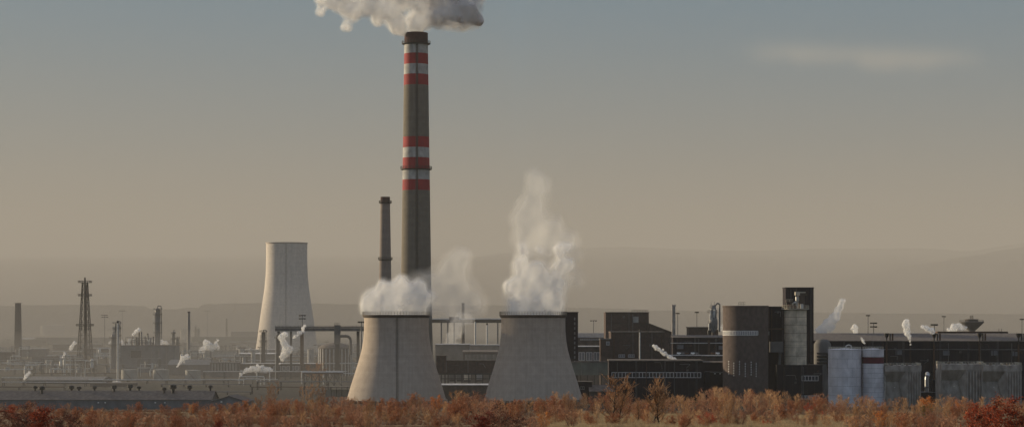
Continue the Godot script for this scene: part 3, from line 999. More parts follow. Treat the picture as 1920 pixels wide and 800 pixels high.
# pipes on trestles along x; py is the height of the top pipe
func pipe_rack(label: String, x0: float, x1: float, d: float, py: float, pipes: int, r_px: float, tone := 0, turn := 0.0) -> void:
	var t := thing("pipe_rack", label, "pipe rack", (x0 + x1) / 2, d, "pipe racks across the plain")
	t.rotation.y = turn
	var xa := lx(x0); var xb := lx(x1); var y := ly(py); var r := ls(r_px)
	var ms := [mats.pale_steel, mats.grey_steel, mats.rust_steel, mats.lagging]
	for k in pipes:
		var rr: float = r * [1.0, 0.7, 0.55, 0.8][k % 4]
		var z := -k * 1.7
		part(t, "pipe", MB.new().tube(Vector3(xa, y + rr, z), Vector3(xb, y + rr, z), rr, rr, 10), ms[(k + tone) % 4])
	var dp := pipes * 1.7
	var cnt := maxi(2, int((xb - xa) / 14.0))
	var fr := MB.new()
	for z in [0.3, -dp + 1.4]:
		fr.box(-0.22, 0.22, -0.3, y - 0.36, z - 0.22, z + 0.22)
	fr.box(-0.2, 0.2, y - 0.35, y - 0.02, -dp + 0.9, 0.8)
	fr.box(-0.15, 0.15, y * 0.55, y * 0.55 + 0.3, -dp + 1.65, 0.05)
	var fm := fr.mesh()
	for k in cnt + 1:
		var o := part(t, "trestle", fm, mats.dark_steel)
		o.position.x = lerpf(xa + 0.5, xb - 0.5, float(k) / cnt)

# a pipe loop: an upside-down U standing on the ground
func pipe_loop(label: String, x0: float, x1: float, d: float, py: float, r_px: float, group := "pipe loops") -> void:
	var t := thing("pipe_loop", label, "pipe", (x0 + x1) / 2, d, group)
	var xa := lx(x0); var xb := lx(x1); var y := ly(py); var r := ls(r_px)
	var pts := [Vector3(xa, -0.3, 0)]
	var c := r * 2.2
	for k in 5: pts.append(Vector3(xa + c - cos(PI / 2 * k / 4) * c, y - c + sin(PI / 2 * k / 4) * c, 0))
	for k in 5: pts.append(Vector3(xb - c + sin(PI / 2 * k / 4) * c, y - c + cos(PI / 2 * k / 4) * c, 0))
	pts.append(Vector3(xb, -0.3, 0))
	part(t, "pipe", MB.new().path(pts, r, 10), mats.pale_steel)
	for x in [xa, xb]:
		part(t, "flange", MB.new().tube(Vector3(x, y * 0.4, 0), Vector3(x, y * 0.4 + 0.35, 0), r * 1.35, r * 1.35, 10), mats.grey_steel)

# a plain hall: walls, gabled or flat roof, door and window strip
func hall(nm: String, label: String, x0: float, x1: float, d: float, top: float, depth: float, wall: Material, roof: Material, ridge_px := 0.0, strip := true, group := "") -> Node3D:
	var t := thing(nm, label, "building", (x0 + x1) / 2, d, group)
	var xa := lx(x0); var xb := lx(x1); var y := ly(top)
	part(t, "wall", MB.new().box(xa, xb, -0.3, y, -depth, 0), wall)
	if ridge_px > 0:
		gable(t, xa, xb, y + 0.003, y + ls(ridge_px), -depth, 0, roof)
	else:
		slab(t, "roof", x0, x1, top, 0, depth, roof)
	if strip and xb - xa > 12:
		var wy := y * 0.62
		var wh := minf(2.2, y * 0.22)
		var cnt := int((xb - xa) / 6.0)
		var wm := MB.new().box(-1.9, 1.9, 0, wh, 0.0, 0.06).mesh()
		var fm := MB.new().box(-2.1, 2.1, -0.2, 0, 0, 0.14).box(-2.1, 2.1, wh, wh + 0.2, 0, 0.14).box(-2.1, -1.9, 0, wh, 0, 0.14).box(1.9, 2.1, 0, wh, 0, 0.14).mesh()
		for k in cnt:
			var f := part(t, "window", fm, mats.window_frame)
			f.position = Vector3(lerpf(xa + 3.0, xb - 3.0, (k + 0.5) / cnt), wy, 0.0)
			part(f, "pane", wm, mats.dull_glass)
		part(t, "door", MB.new().box(xa + 3.0, xa + 6.5, 0, minf(4.0, y * 0.5), 0, 0.1), mats.grey_steel)
	return t

func lattice_tower() -> void:
	var t := thing("flare_tower", "tall lattice flare tower with two platforms", "lattice tower", 158, 2067)
	var n := 13
	var y0 := 0.0
	var ytop := ly(530)
	var half := func(y: float) -> float: return lerpf(ls(14.5), ls(4.6), pow(y / ytop, 0.8))
	for c in [[-1, -1], [1, -1], [1, 1], [-1, 1]]:
		var b := MB.new()
		for k in n:
			var ya := ytop * k / n; var yb := ytop * (k + 1) / n
			b.tube(Vector3(c[0] * half.call(ya), ya, c[1] * half.call(ya)), Vector3(c[0] * half.call(yb), yb, c[1] * half.call(yb)), 0.38, 0.38, 6)
		part(t, "leg", b, mats.dark_steel)
	for k in n:
		var ya := ytop * k / n; var yb := ytop * (k + 1) / n
		var ha: float = half.call(ya); var hb: float = half.call(yb)
		var b := MB.new()
		for s in 4:
			var rot := Basis(Vector3.UP, PI / 2 * s)
			var hm := (ha + hb) / 2
			b.tube(rot * Vector3(-ha, ya, ha), rot * Vector3(hb, yb, hb), 0.2, 0.2, 4)
			b.tube(rot * Vector3(ha, ya, ha), rot * Vector3(-hb, yb, hb), 0.2, 0.2, 4)
			b.tube(rot * Vector3(-hb, yb, hb), rot * Vector3(hb, yb, hb), 0.2, 0.2, 4)
		part(t, "bracing", b, mats.dark_steel)
	part(t, "flare_pipe", MB.new().tube(Vector3(0, 0, 0), Vector3(0, ly(520), 0), 1.0, 0.8, 10), mats.dark_steel)
	part(t, "riser", MB.new().tube(Vector3(1.9, 0, 0.6), Vector3(1.5, ly(534), 0.6), 0.5, 0.4, 8), mats.rust_steel)
	for p in [[530, 11.0], [555, 11.0], [611, 14.0]]:
		var w: float = ls(p[1]); var y := ly(p[0])
		part(t, "platform", MB.new().box(-w, w, y, y + 0.4, -w, w), mats.dark_steel)
		railing(t, [Vector3(-w, y + 0.4, -w), Vector3(w, y + 0.4, -w), Vector3(w, y + 0.4, w), Vector3(-w, y + 0.4, w), Vector3(-w, y + 0.4, -w)], 1.6, 2.0, mats.dark_steel, 0.12)

# ---------------------------------------------------------------- left and middle of the plain
func build_left() -> void:
	lattice_tower()
	stack("square_chimney", "stout square brick chimney at the far left", 32.5, 2860, 569, 4.6, 6.2, mats.sooty_concrete, true)
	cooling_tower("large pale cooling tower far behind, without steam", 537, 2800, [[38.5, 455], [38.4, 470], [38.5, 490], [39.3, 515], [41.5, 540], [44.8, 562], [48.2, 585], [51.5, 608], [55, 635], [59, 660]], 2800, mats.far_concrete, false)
	stack("vent_stack", "thin pale stack rising from the row of tanks", 219.5, 1655, 602, 1.5, 1.9, mats.pale_steel)
	stack("vent_stack", "slender stack between the thick column and the far cooling tower", 353, 2500, 584, 2.6, 3.4, mats.grey_steel)
	stack("vent_stack", "tiny hazy chimney on the horizon left of the far cooling tower", 424, 4500, 597, 1.6, 2.0, mats.sooty_concrete)
	column("tall thick column with railed head, right of the lattice tower", 294.5, 2500, 578, 5.0, [580, 590, 606, 624], mats.grey_steel)
	column("column with many platforms beside the thin pale stack", 218, 2050, 606, 4.6, [606, 616, 630, 646], mats.grey_steel)
	column("squat vessel hugging the column beside the pale stack", 211, 2040, 626, 3.6, [634, 648], mats.grey_steel)
	column("small twin column right of the grey process block, taller one", 324, 2300, 621, 2.4, [625, 636], mats.grey_steel)
	column("small twin column right of the grey process block, shorter one", 331, 2310, 634, 2.8, [634, 644], mats.grey_steel, false)
	column("dark column left of the pipe bridge", 493, 1760, 622, 3.9, [622, 641], mats.dark_steel)
	column("dark column under the left end of the pipe bridge", 520.5, 1690, 627, 3.4, [634], mats.dark_steel)
	column("hazy twin towers in front of the left hills, left one", 365, 4200, 612, 2.2, [620], mats.grey_steel, false)
	column("hazy twin towers in front of the left hills, right one", 371, 4200, 616, 2.2, [622], mats.grey_steel, false)
	mast("floodlight mast with double lamp ring right of the lattice tower", 195, 2800, 590)
	mast("hazy lamp mast behind the column beside the pale stack", 228, 3300, 582, 1)
	mast("hazy lamp mast above the stubby tower left of the far cooling tower", 388, 4000, 582, 1)
	mast("floodlight mast rising in front of the far cooling tower's right foot", 566, 1720, 590)
	mast("floodlight mast at the left cooling tower's rim", 677, 1330, 602, 1)
	for q in [[54, 640, 3600], [72, 648, 3300], [106, 632, 4200], [112, 640, 3900], [262, 634, 3600], [312, 640, 3000], [336, 646, 2800], [454, 640, 3400], [470, 636, 3800], [14, 636, 3500], [411, 648, 2900], [36, 652, 2700], [82, 640, 3400], [126, 646, 3000], [180, 640, 3300], [248, 650, 2500], [280, 648, 2600], [376, 640, 3200], [438, 646, 2800], [486, 650, 2500], [540, 640, 3000], [590, 646, 2600], [612, 640, 2900]]:
		mast("tiny lamp post on the hazy plain at the left", q[0], q[2], q[1], 2)
	# far things
	tank("wide pale tank far off at the foot of the left hill", 97, 6500, 610, 22, mats.pale_wall, "")
	tank("hazy drum tank between the thick column and the slender stack", 344, 5200, 616, 7, mats.pale_wall, "")
	hall("warehouse", "far flat warehouse at the foot of the far cooling tower", 432, 486, 4500, 622, 40, mats.grey_wall, mats.roof_grey, 0.0, false)
	hall("long_hall", "long dark hall across the plain before the far cooling tower", 358, 505, 3900, 632, 30, mats.green_wall, mats.roof_felt, 0.0, false)
	hall("long_hall", "long low hall right behind the lattice tower", 66, 205, 4000, 633, 30, mats.grey_wall, mats.roof_felt, 0.0, false)
	var rr := RandomNumberGenerator.new()
	rr.seed = 31
	for i in 46:
		var d := rr.randf_range(2150, 4300)
		var px := rr.randf_range(-10, 690)
		var h := rr.randf_range(5, 11)
		var w := rr.randf_range(18, 60)
		at(px, d)
		var top := HORIZON + (EYE - h) * F / d
		var wall: Material = [mats.grey_wall, mats.pale_wall, mats.brown_wall, mats.grey_wall][rr.randi() % 4]
		var roof: Material = [mats.roof_grey, mats.roof_felt, mats.roof_pale, mats.roof_felt, mats.roof_grey][rr.randi() % 5]
		var hw := w * F / d / 2
		hall("plain_shed", "low hazy shed among the pipes on the left half of the plain", px - hw, px + hw, d, top, rr.randf_range(10, 24), wall, roof, rr.randf_range(0, 2.2) if rr.randf() < 0.6 else 0.0, false, "sheds on the hazy plain")
	# pipe racks, from far to near
	pipe_rack("pale pipe run at the far left behind the lattice tower's foot", -10, 205, 2700, 667, 3, 0.9)
	pipe_rack("long pipe run crossing below the far left chimney", -10, 150, 2350, 676, 3, 0.8, 1)
	pipe_rack("pipe run right of the lattice tower's foot", 170, 225, 2300, 668, 3, 0.8)
	pipe_rack("pipe run at the foot of the lattice tower, left side", 20, 145, 2050, 684, 4, 0.8)
	pipe_rack("pipe run behind the row of three tanks", 165, 480, 1850, 684, 4, 0.8, 1)
	pipe_rack("pipe run in front of the small white tanks", 60, 230, 1780, 700, 3, 0.7, 2)
	pipe_rack("pipe run on the far left in front of the grey roofed hall", -10, 60, 1800, 693, 3, 0.8)
	pipe_rack("long pale pipe run in front of the three tanks", 165, 455, 1560, 713, 4, 1.1)
	pipe_rack("pipe run from the tanks towards the pipe loops", 300, 470, 1480, 721, 3, 0.9, 1)
	pipe_rack("low pipe run behind the ventilators of the long shed", 250, 470, 1330, 735, 2, 0.8, 1)
	pipe_rack("pipe run at the left behind the long shed's ventilators", -10, 120, 1420, 726, 3, 0.9, 2)
	pipe_rack("pipe run behind the pipe loops", 380, 650, 1650, 697, 4, 0.9)
	pipe_rack("pipe run in front of the pipe trestle", 480, 660, 1420, 716, 4, 1.0, 1)
	pipe_rack("pale pipe run below the ribbed round house", 608, 690, 1700, 682, 2, 1.0)
	pipe_rack("low pipe run at the left cooling tower's lit foot", 560, 668, 1300, 733, 3, 0.9, 1)
	pipe_rack("pipe run near the hazy brown trees", 470, 620, 1340, 726, 3, 0.8, 2)
	for q in [[0, 90, 3300, 654], [60, 180, 3000, 659], [180, 290, 2700, 663], [300, 420, 2800, 660], [400, 500, 2450, 668], [430, 560, 2150, 676], [540, 640, 2350, 668], [0, 70, 2200, 681], [230, 330, 2000, 690], [330, 450, 1960, 688], [560, 680, 1900, 690], [0, 140, 1620, 709], [380, 520, 1560, 712], [0, 200, 1500, 717]]:
		pipe_rack("low pale pipe run crossing the cluttered left half of the plain", q[0], q[1], q[2], q[3], 3, 0.8, 3 if q[0] % 20 else 0, deg_to_rad(6.0 if q[0] % 40 else -5.0))
	pipe_loop("wide pale pipe loop below the drifting steam, outer one", 448, 495, 1540, 706, 1.0)
	pipe_loop("pale pipe loop nested inside the wide one", 456, 488, 1530, 710, 0.8)
	pipe_loop("pale pipe loop rising left of the windowed long hall", 481, 505, 1600, 697, 1.0)
	pipe_loop("pale pipe loop at the left end of the pipe trestle", 565, 640, 1560, 696, 1.1)
	pipe_loop("second pale pipe loop at the pipe trestle, shorter", 571, 606, 1550, 699, 1.0)
	pipe_loop("pale pipe loop beside the left cooling tower's flank", 640, 668, 1500, 700, 0.8)
	pipe_loop("small pipe loop right of the lattice tower's foot", 181, 204, 2200, 653, 0.7)
	pipe_loop("small pipe loop left of the first small white tank, leaner", 99, 108, 1900, 684, 0.8)
	pipe_loop("small pipe loop left of the first small white tank, wider", 116, 127, 1900, 684, 0.8)
	# tanks
	tank("first of the three big tanks in a row, next to the pale stack", 242, 1650, 693, 15.5, mats.pale_wall)
	tank("middle one of the three big tanks in a row", 301, 1650, 693, 15.0, mats.pale_wall)
	tank("third of the three big tanks in a row, nearest the pipe loops", 361, 1640, 694, 14.5, mats.pale_wall)
	tank("small white tank just below the lattice tower", 147, 1860, 688, 5.0, mats.white_paint)
	tank("small white tank left of the pale stack", 201, 1860, 688, 4.5, mats.white_paint)
	for q in [[22, 2500, 668, 5], [60, 2900, 655, 4], [88, 2300, 675, 4], [176, 2500, 662, 4], [268, 2150, 676, 5], [345, 2350, 655, 4], [420, 2100, 672, 6], [452, 2600, 654, 5], [474, 2250, 660, 4], [582, 2300, 655, 6], [660, 2000, 678, 5], [12, 1950, 688, 5]]:
		tank("squat pale drum tank among the pipes of the hazy plain", q[0], q[1], q[2], q[3], mats.white_paint, "drum tanks on the plain")
	for i in 26:
		process_unit(rr, i)
	# process block with pipe tangle on top
	var t := hall("process_block", "grey process block with piping on its roof, centre left", 224, 326, 1900, 648, 28, mats.blue_wall, mats.roof_felt, 0.0, false)
	window(t, "frame_bay", 243, 265, 656, 672, 0.02, 1, mats.grey_steel, mats.dark_glass, 0.6)
	for x in [228, 268, 282, 296, 310, 321]:
		bpx(t, "column", x, x + 1.6, 650, GROUND, 0.5, 0.5, mats.grey_steel)
	var eq := RandomNumberGenerator.new()
	eq.seed = 5
	for k in 14:
		var x0 := eq.randf_range(232, 282)
		var hh := eq.randf_range(6, 21) * (1.0 - absf(x0 - 260) / 50.0) + 4.0
		part(t, "roof_vessel", MB.new().lathe([Vector2(ls(1.6), ly(648)), Vector2(ls(1.6), ly(648 - hh)), Vector2(ls(0.8), ly(648 - hh - 1)), Vector2(0.02, ly(648 - hh - 1.4))], 10, Vector3(lx(x0), 0.5, -eq.randf_range(3, 20))), [mats.grey_steel, mats.dark_steel, mats.pale_steel][k % 3])
	for k in 9:
		var yy := 648 - eq.randf_range(3, 18)
		var xa := eq.randf_range(230, 260); var xb := xa + eq.randf_range(14, 36)
		part(t, "roof_pipe", MB.new().path([Vector3(lx(xa), ly(648), -6), Vector3(lx(xa), ly(yy), -6), Vector3(lx(xb), ly(yy), -6), Vector3(lx(xb), ly(648), -6)], ls(0.6), 6), mats.grey_steel)
	t = hall("blue_roof_hall", "hall with wide blue-grey roof behind the three tanks", 314, 402, 1800, 684, 30, mats.grey_wall, mats.blue_wall, 9.0, false)
	t = hall("finned_hall", "hall with a row of pale fins along its front", 393, 448, 1740, 680, 14, mats.grey_wall, mats.roof_grey, 0.0, false)
	for k in 9:
		bpx(t, "fin", 396 + k * 5.6, 398 + k * 5.6, 681, 695, 0.7, 0.7, mats.pale_wall)
	t = hall("windowed_hall", "long hall with pale roof edge and a row of big windows", 449, 600, 1745, 682, 16, mats.brown_wall, mats.roof_pale, 0.0, false)
	for k in 7:
		window(t, "window", 512 + k * 8.2, 518.4 + k * 8.2, 686, 694, 0.02, 1, mats.window_frame, mats.dull_glass, 0.35)
	t = hall("grey_roof_hall", "long hall with flat grey roof at the left", 48, 190, 1560, 713, 40, mats.brown_wall, mats.roof_grey, 5.5, false)
	hall("low_hall", "low brown hall right of the grey roofed one", 168, 250, 1490, 719, 14, mats.brown_wall, mats.roof_felt, 0.0, false)
	# round house with ribs, big duct and box tower under the pipe bridge
	t = thing("ribbed_round_house", "round house with pale vertical ribs and low domed roof", "building", 628, 1790)
	part(t, "wall", MB.new().lathe([Vector2(ls(31), -0.3), Vector2(ls(31), ly(653))], 40), mats.brown_wall)
	part(t, "roof", MB.new().lathe([Vector2(ls(32), ly(653.3)), Vector2(ls(32), ly(652)), Vector2(ls(26), ly(647)), Vector2(ls(12), ly(643)), Vector2(0.02, ly(642))], 40, Vector3.ZERO, false), mats.roof_felt)
	var rib := MB.new().box(-0.35, 0.35, -0.3, ly(653.5), 0, 0.5).mesh()
	for k in 26:
		var o := part(t, "rib", rib, mats.pale_steel)
		var a := TAU * k / 26
		o.position = Vector3(sin(a), 0, cos(a)) * ls(31.1)
		o.rotation.y = a
	t = thing("pipe_bridge", "high pipe bridge crossing before the far cooling tower's foot", "pipe bridge", 600, 1700)
	bpx(t, "girder", 515, 690, 614.6, 620.6, 0, 5, mats.grey_wall)
	for k in 4:
		part(t, "pipe", MB.new().tube(Vector3(lx(515), ly(613), -0.6 - k * 1.1), Vector3(lx(690), ly(613), -0.6 - k * 1.1), 0.42, 0.42, 8), [mats.grey_steel, mats.pale_steel][k % 2])
	for k in 14:
		bpx(t, "stiffener", 518 + k * 12, 519.2 + k * 12, 614.2, 620.8, 0.3, 0.3, mats.grey_steel)
	for x in [[519, 523], [543, 546], [562, 568], [668, 673]]:
		part(t, "support", MB.new().box(lx(x[0]), lx(x[1]), -0.3, ly(621), -4.2, -0.8), mats.dark_steel if x[0] != 562 else mats.rust_steel)
	railing(t, [Vector3(lx(515), ly(614), -0.1), Vector3(lx(690), ly(614), -0.1)], 1.4, 3.0, mats.dark_steel, 0.1)
	t = thing("duct_tower", "box tower in the pipe bridge with a fat bent duct", "duct", 632, 1690)
	bpx(t, "box", 627, 637.5, 609, 645, 4, 6, mats.grey_wall)
	bpx(t, "foot", 628.5, 636, 645, GROUND, 3.5, 5, mats.dark_steel)
	part(t, "duct", MB.new().path([Vector3(lx(637), ly(630), 1), Vector3(lx(650), ly(630), 1), Vector3(lx(655), ly(632), 1), Vector3(lx(657), ly(637), 1), Vector3(lx(657), ly(665), 1)], ls(2.6), 14), mats.grey_wall)
	railing(t, [Vector3(lx(627), ly(609), 3.8), Vector3(lx(637.5), ly(609), 3.8)], 1.6, 1.5, mats.dark_steel, 0.1)
	# pipe trestle with crossed bracing
	t = thing("pipe_trestle", "braced steel trestle carrying pipes left of the lit cooling tower", "trestle", 604, 1480)
	bpx(t, "deck", 568, 642, 699, 701, 0, 5, mats.rust_steel)
	for k in 6:
		bpx(t, "post", 569 + k * 14, 570.6 + k * 14, 701.2, GROUND, -0.2, 0.6, mats.dark_steel)
	for k in 5:
		var b := MB.new()
		b.tube(Vector3(lx(570 + k * 14), ly(702), -0.5), Vector3(lx(583 + k * 14), ly(722), -0.5), 0.2, 0.2, 5)
		b.tube(Vector3(lx(583 + k * 14), ly(702), -0.5), Vector3(lx(570 + k * 14), ly(722), -0.5), 0.2, 0.2, 5)
		part(t, "brace", b, mats.dark_steel)
	for k in 3:
		part(t, "pipe", MB.new().tube(Vector3(lx(566), ly(697.6), -0.6 - 1.5 * k), Vector3(lx(643), ly(697.6), -0.6 - 1.5 * k), 0.5, 0.5, 8), mats.pale_steel if k == 0 else mats.grey_steel)
	# open shelter and small sheds at the lit foot of the cooling tower
	t = thing("open_shelter", "open-sided shelter with pale roof at the lit cooling tower's foot", "shelter", 636, 1290)
	slab(t, "roof", 608, 662, 726, 0, 9, mats.roof_felt, 0.4)
	for k in 6:
		bpx(t, "post", 610 + k * 10, 611 + k * 10, 726, GROUND, 0, 0.4, mats.dark_steel)
	bpx(t, "back_wall", 608, 662, 731, GROUND, -8.4, 0.5, mats.pale_wall)
	long_shed()

# open steel frame with decks, vessels and pale pipes
func process_unit(rr: RandomNumberGenerator, i: int) -> void:
	var d := rr.randf_range(1750, 3000)
	var px := 670.0 * fposmod(i * 0.618 + 0.2, 1.0)
	var t := thing("process_unit", "small open steel frame with vessels and pale pipes on the left plain", "plant unit", px, d, "open process units on the plain")
	var w := rr.randf_range(5, 11)
	var h := rr.randf_range(7, 17)
	for x in [-w, 0.0, w]:
		for z in [0.0, -6.0]:
			part(t, "post", MB.new().box(x - 0.2, x + 0.2, -0.3, h, z - 0.2, z + 0.2), mats.dark_steel)
	for k in 2:
		part(t, "deck", MB.new().box(-w - 0.6, w + 0.6, h * (k + 1) / 2.0, h * (k + 1) / 2.0 + 0.35, -6.6, 0.6), mats.grey_steel)
	for k in 3:
		var x := rr.randf_range(-w, w)
		var r := rr.randf_range(0.8, 1.7)
		var y := h * rr.randf_range(0.0, 0.6)
		part(t, "vessel", MB.new().lathe([Vector2(r, y), Vector2(r, y + r * 4), Vector2(r * 0.6, y + r * 4.6), Vector2(0.02, y + r * 4.8)], 12, Vector3(x, 0, rr.randf_range(-5, 1.5))), [mats.pale_steel, mats.white_paint, mats.grey_steel][k])
	for k in 4:
		var y := h * rr.randf_range(0.2, 1.1)
		var x := rr.randf_range(-w, w * 0.2)
		part(t, "pipe", MB.new().path([Vector3(x, 0, 0.9), Vector3(x, y, 0.9), Vector3(x + rr.randf_range(4, 14), y, 0.9)], rr.randf_range(0.2, 0.4), 6), mats.pale_steel)

func long_shed() -> void:
	var t := thing("long_shed", "long low shed with brown roof and blue-grey wall at lower left", "building", 200, 1125)
	var xa := lx(-70); var xb := lx(395); var ye := ly(750); var yr := ly(739) + 1.3
	part(t, "wall", MB.new().box(xa, xb, -1.5, ye, -26, 0), mats.blue_wall)
	gable(t, xa, xb, ye + 0.003, yr, -26, 0, mats.roof_felt, 0.6)
	for x in [182, 195, 289, 307]:
		part(t, "wall_lamp", MB.new().box(lx(x), lx(x) + 0.7, ly(755.5), ly(753.5), 0.02, 0.5), mats.lamp_white)
	for k in 22:
		bpx(t, "downpipe", -60 + k * 20.5, -59.2 + k * 20.5, 750.6, 768, 0.2, 0.18, mats.blue_wall)
	# ventilators along the ridge: each a thing bolted to the roof, so a part of the shed
	for q in [[54, 0.9], [70, 1.3], [121, 1.2], [136, 1.0], [166, 1.0], [205, 1.15], [234, 1.2], [251, 0.9], [301, 1.0], [318, 1.5], [346, 1.2], [387, 1.0]]:
		var s: float = q[1]
		var z := -9.0 - fmod(q[0] * 3.7, 7.0)
		var yb := yr - absf(z + 13.0) / 13.6 * (yr - ye)
		var v := part(t, "ventilator", MB.new().lathe([Vector2(0.55 * s, yb - 0.4), Vector2(0.55 * s, yb + 1.5 * s), Vector2(1.15 * s, yb + 1.7 * s), Vector2(1.25 * s, yb + 2.9 * s), Vector2(0.3, yb + 3.2 * s), Vector2(0.02, yb + 3.2 * s)], 12, Vector3(lx(q[0]), 0, z), false), mats.dark_steel)
		part(v, "cowl_rim", MB.new().lathe([Vector2(1.27 * s, yb + 1.9 * s), Vector2(1.45 * s, yb + 2.0 * s), Vector2(1.27 * s, yb + 2.2 * s)], 12, Vector3(lx(q[0]), 0, z), false), mats.dark_steel)
	t = thing("gabled_shed", "gabled shed end at the right of the long shed", "building", 428, 1115)
	var x0 := lx(394); var x1 := lx(462); var xm := lx(428); var y0 := ly(754); var y1 := ly(743)
	part(t, "wall", MB.new().box(x0, x1, -1.5, y0, -30, 0), mats.blue_wall)
	var g := MB.new()
	g.tri(Vector3(x0, y0, 0), Vector3(x1, y0, 0), Vector3(xm, y1, 0))
	part(t, "gable_wall", g, mats.blue_wall)
	var rf := MB.new()
	rf.hexa([Vector3(x0 - 0.5, y0 - 0.1, 0.5), Vector3(xm, y1, 0.5), Vector3(xm, y1, -30), Vector3(x0 - 0.5, y0 - 0.1, -30)], [Vector3(x0 - 0.5, y0 + 0.25, 0.5), Vector3(xm, y1 + 0.35, 0.5), Vector3(xm, y1 + 0.35, -30), Vector3(x0 - 0.5, y0 + 0.25, -30)])
	rf.hexa([Vector3(xm, y1, 0.5), Vector3(x1 + 0.5, y0 - 0.1, 0.5), Vector3(x1 + 0.5, y0 - 0.1, -30), Vector3(xm, y1, -30)], [Vector3(xm, y1 + 0.35, 0.5), Vector3(x1 + 0.5, y0 + 0.25, 0.5), Vector3(x1 + 0.5, y0 + 0.25, -30), Vector3(xm, y1 + 0.35, -30)])
	part(t, "roof", rf, mats.roof_felt)
	part(t, "gable_lamp", MB.new().box(lx(413), lx(413) + 0.8, ly(754), ly(752), 0.02, 0.5), mats.lamp_white)

# ---------------------------------------------------------------- middle: between and behind the two near cooling towers
const TOWER := [[61, 590], [60.5, 602], [60.8, 620], [62.5, 640], [65.5, 657], [71, 677], [77.5, 698], [84, 718], [90, 738], [93, 749]]

func build_middle() -> void:
	cooling_tower("left of the two near cooling towers, its left flank sunlit", 743, 1178, TOWER, 1178, mats.tower_concrete, true)
	cooling_tower("right of the two near cooling towers, mostly in shade", 1000, 1148, TOWER, 1140, mats.tower_concrete, true, 200.0)
	striped_chimney()
	small_chimney()
	# conveyor gallery behind both towers
	var t := thing("conveyor_gallery", "dark enclosed conveyor gallery on legs between the near cooling towers", "conveyor", 880, 1290)
	bpx(t, "gallery", 828, 950, 676, 699, 0, 7, mats.brown_brick)
	slab(t, "roof", 828, 950, 676, 0, 7, mats.roof_felt, 0.4)
	bpx(t, "deck", 822, 950, 699.2, 702, 0.4, 8, mats.dark_steel)
	dress(t, 830, 948, 677, 698, 0.0, 9, 69)
	for k in 10:
		bpx(t, "leg", 826 + k * 13, 828 + k * 13, 702, GROUND, -0.5, 1.0, mats.dark_steel)
	for k in 9:
		bpx(t, "crossbeam", 828 + k * 13, 839 + k * 13, 709, 710.5, -0.8, 0.4, mats.dark_steel)
	t = thing("transfer_house", "dark transfer house at the left end of the conveyor gallery", "building", 827, 1275)
	bpx(t, "wall", 818, 836, 667, 699, 0, 8, mats.brown_brick)
	for x in [819, 833]:
		bpx(t, "leg", x, x + 2.2, 699, GROUND, -0.5, 1.2, mats.dark_steel)
	slab(t, "roof", 818, 836, 667, 0, 8, mats.roof_felt, 0.4)
	bpx(t, "side_rib", 822, 823.2, 668, 698, 0.25, 0.25, mats.dark_steel)
	bpx(t, "side_rib", 830, 831.2, 668, 698, 0.25, 0.25, mats.dark_steel)
	t = thing("conveyor_gallery", "dull green gallery right of the shaded cooling tower", "conveyor", 1110, 1290)
	bpx(t, "gallery", 1070, 1150, 679, 703, 0, 7, mats.green_wall)
	slab(t, "roof", 1070, 1150, 679, 0, 7, mats.roof_felt, 0.4)
	for k in 6:
		bpx(t, "leg", 1075 + k * 13, 1077 + k * 13, 703, GROUND, -1, 1.0, mats.dark_steel)
	bpx(t, "side_rib", 1090, 1091, 679.5, 702.5, 0.2, 0.2, mats.grey_steel)
	bpx(t, "side_rib", 1120, 1121, 679.5, 702.5, 0.2, 0.2, mats.grey_steel)
	for q in [[848, 10, 0], [862, 9, 0], [876, 8, 1], [898, 7, 2]]:
		var c := thing("rail_wagon", ["grey boxcar behind the gallery legs, leftmost", "grey boxcar behind the gallery legs, second", "tan boxcar seen between the gallery legs", "pale boxcar behind the gallery legs, rightmost"][[848, 862, 876, 898].find(q[0])], "wagon", q[0], 1330, "wagons behind the gallery")
		var wm: Material = [mats.grey_wall, mats.cream_panel, mats.pale_wall][q[2]]
		bpx(c, "body", q[0] - 6, q[0] + 6, 702.5, 712, 0, 3, wm)
		bpx(c, "underframe", q[0] - 5.6, q[0] + 5.6, 712.05, 714.5, -0.2, 2.6, mats.dark_steel)
		part(c, "roof", MB.new().tube(Vector3(lx(q[0] - 6), ly(702.6), -1.5), Vector3(lx(q[0] + 6), ly(702.6), -1.5), 1.4, 1.4, 10), wm)
		for x in [-4, 4]:
			part(c, "wheel", MB.new().tube(Vector3(lx(q[0] + x), 0.5, 0.1), Vector3(lx(q[0] + x), 0.5, -0.2), 0.5, 0.5, 12), mats.dark_steel)
	hall("low_hall", "long low hall with pale roof edge below the gallery", 818, 930, 1230, 722, 10, mats.brown_wall, mats.roof_pale, 2.0, false)
	# halls behind
	hall("ribbed_hall", "hall with a ribbed grey front above the conveyor gallery", 868, 950, 1500, 660, 26, mats.brown_wall, mats.roof_felt, 3.0, false)
	for k in 26:
		bpx(get_child(-1), "rib", 872 + k * 2.5, 873.2 + k * 2.5, 664, 676, 0.35, 0.35, mats.pale_wall)
	hall("plain_hall", "plain grey hall with a pale roof edge behind the transfer house", 816, 880, 1600, 646, 26, mats.grey_wall, mats.roof_pale, 0.0, false)
	hall("far_pale_hall", "far hall with pale roof seen between the near cooling towers", 868, 945, 1900, 647, 24, mats.grey_wall, mats.roof_pale, 0.0, false)
	stack("vent_stack", "hazy banded stack between the near cooling towers", 868, 2300, 568, 2.6, 3.6, mats.sooty_concrete)
	stack("vent_stack", "pale pole-like stack between the near cooling towers, left of two", 891, 2000, 600, 1.6, 2.2, mats.pale_steel)
	stack("vent_stack", "pale pole-like stack between the near cooling towers, right of two", 913, 2000, 606, 1.5, 2.0, mats.pale_steel)
	t = thing("pipe_bridge", "hazy pipe bridge high between the two near cooling towers", "pipe bridge", 872, 2200)
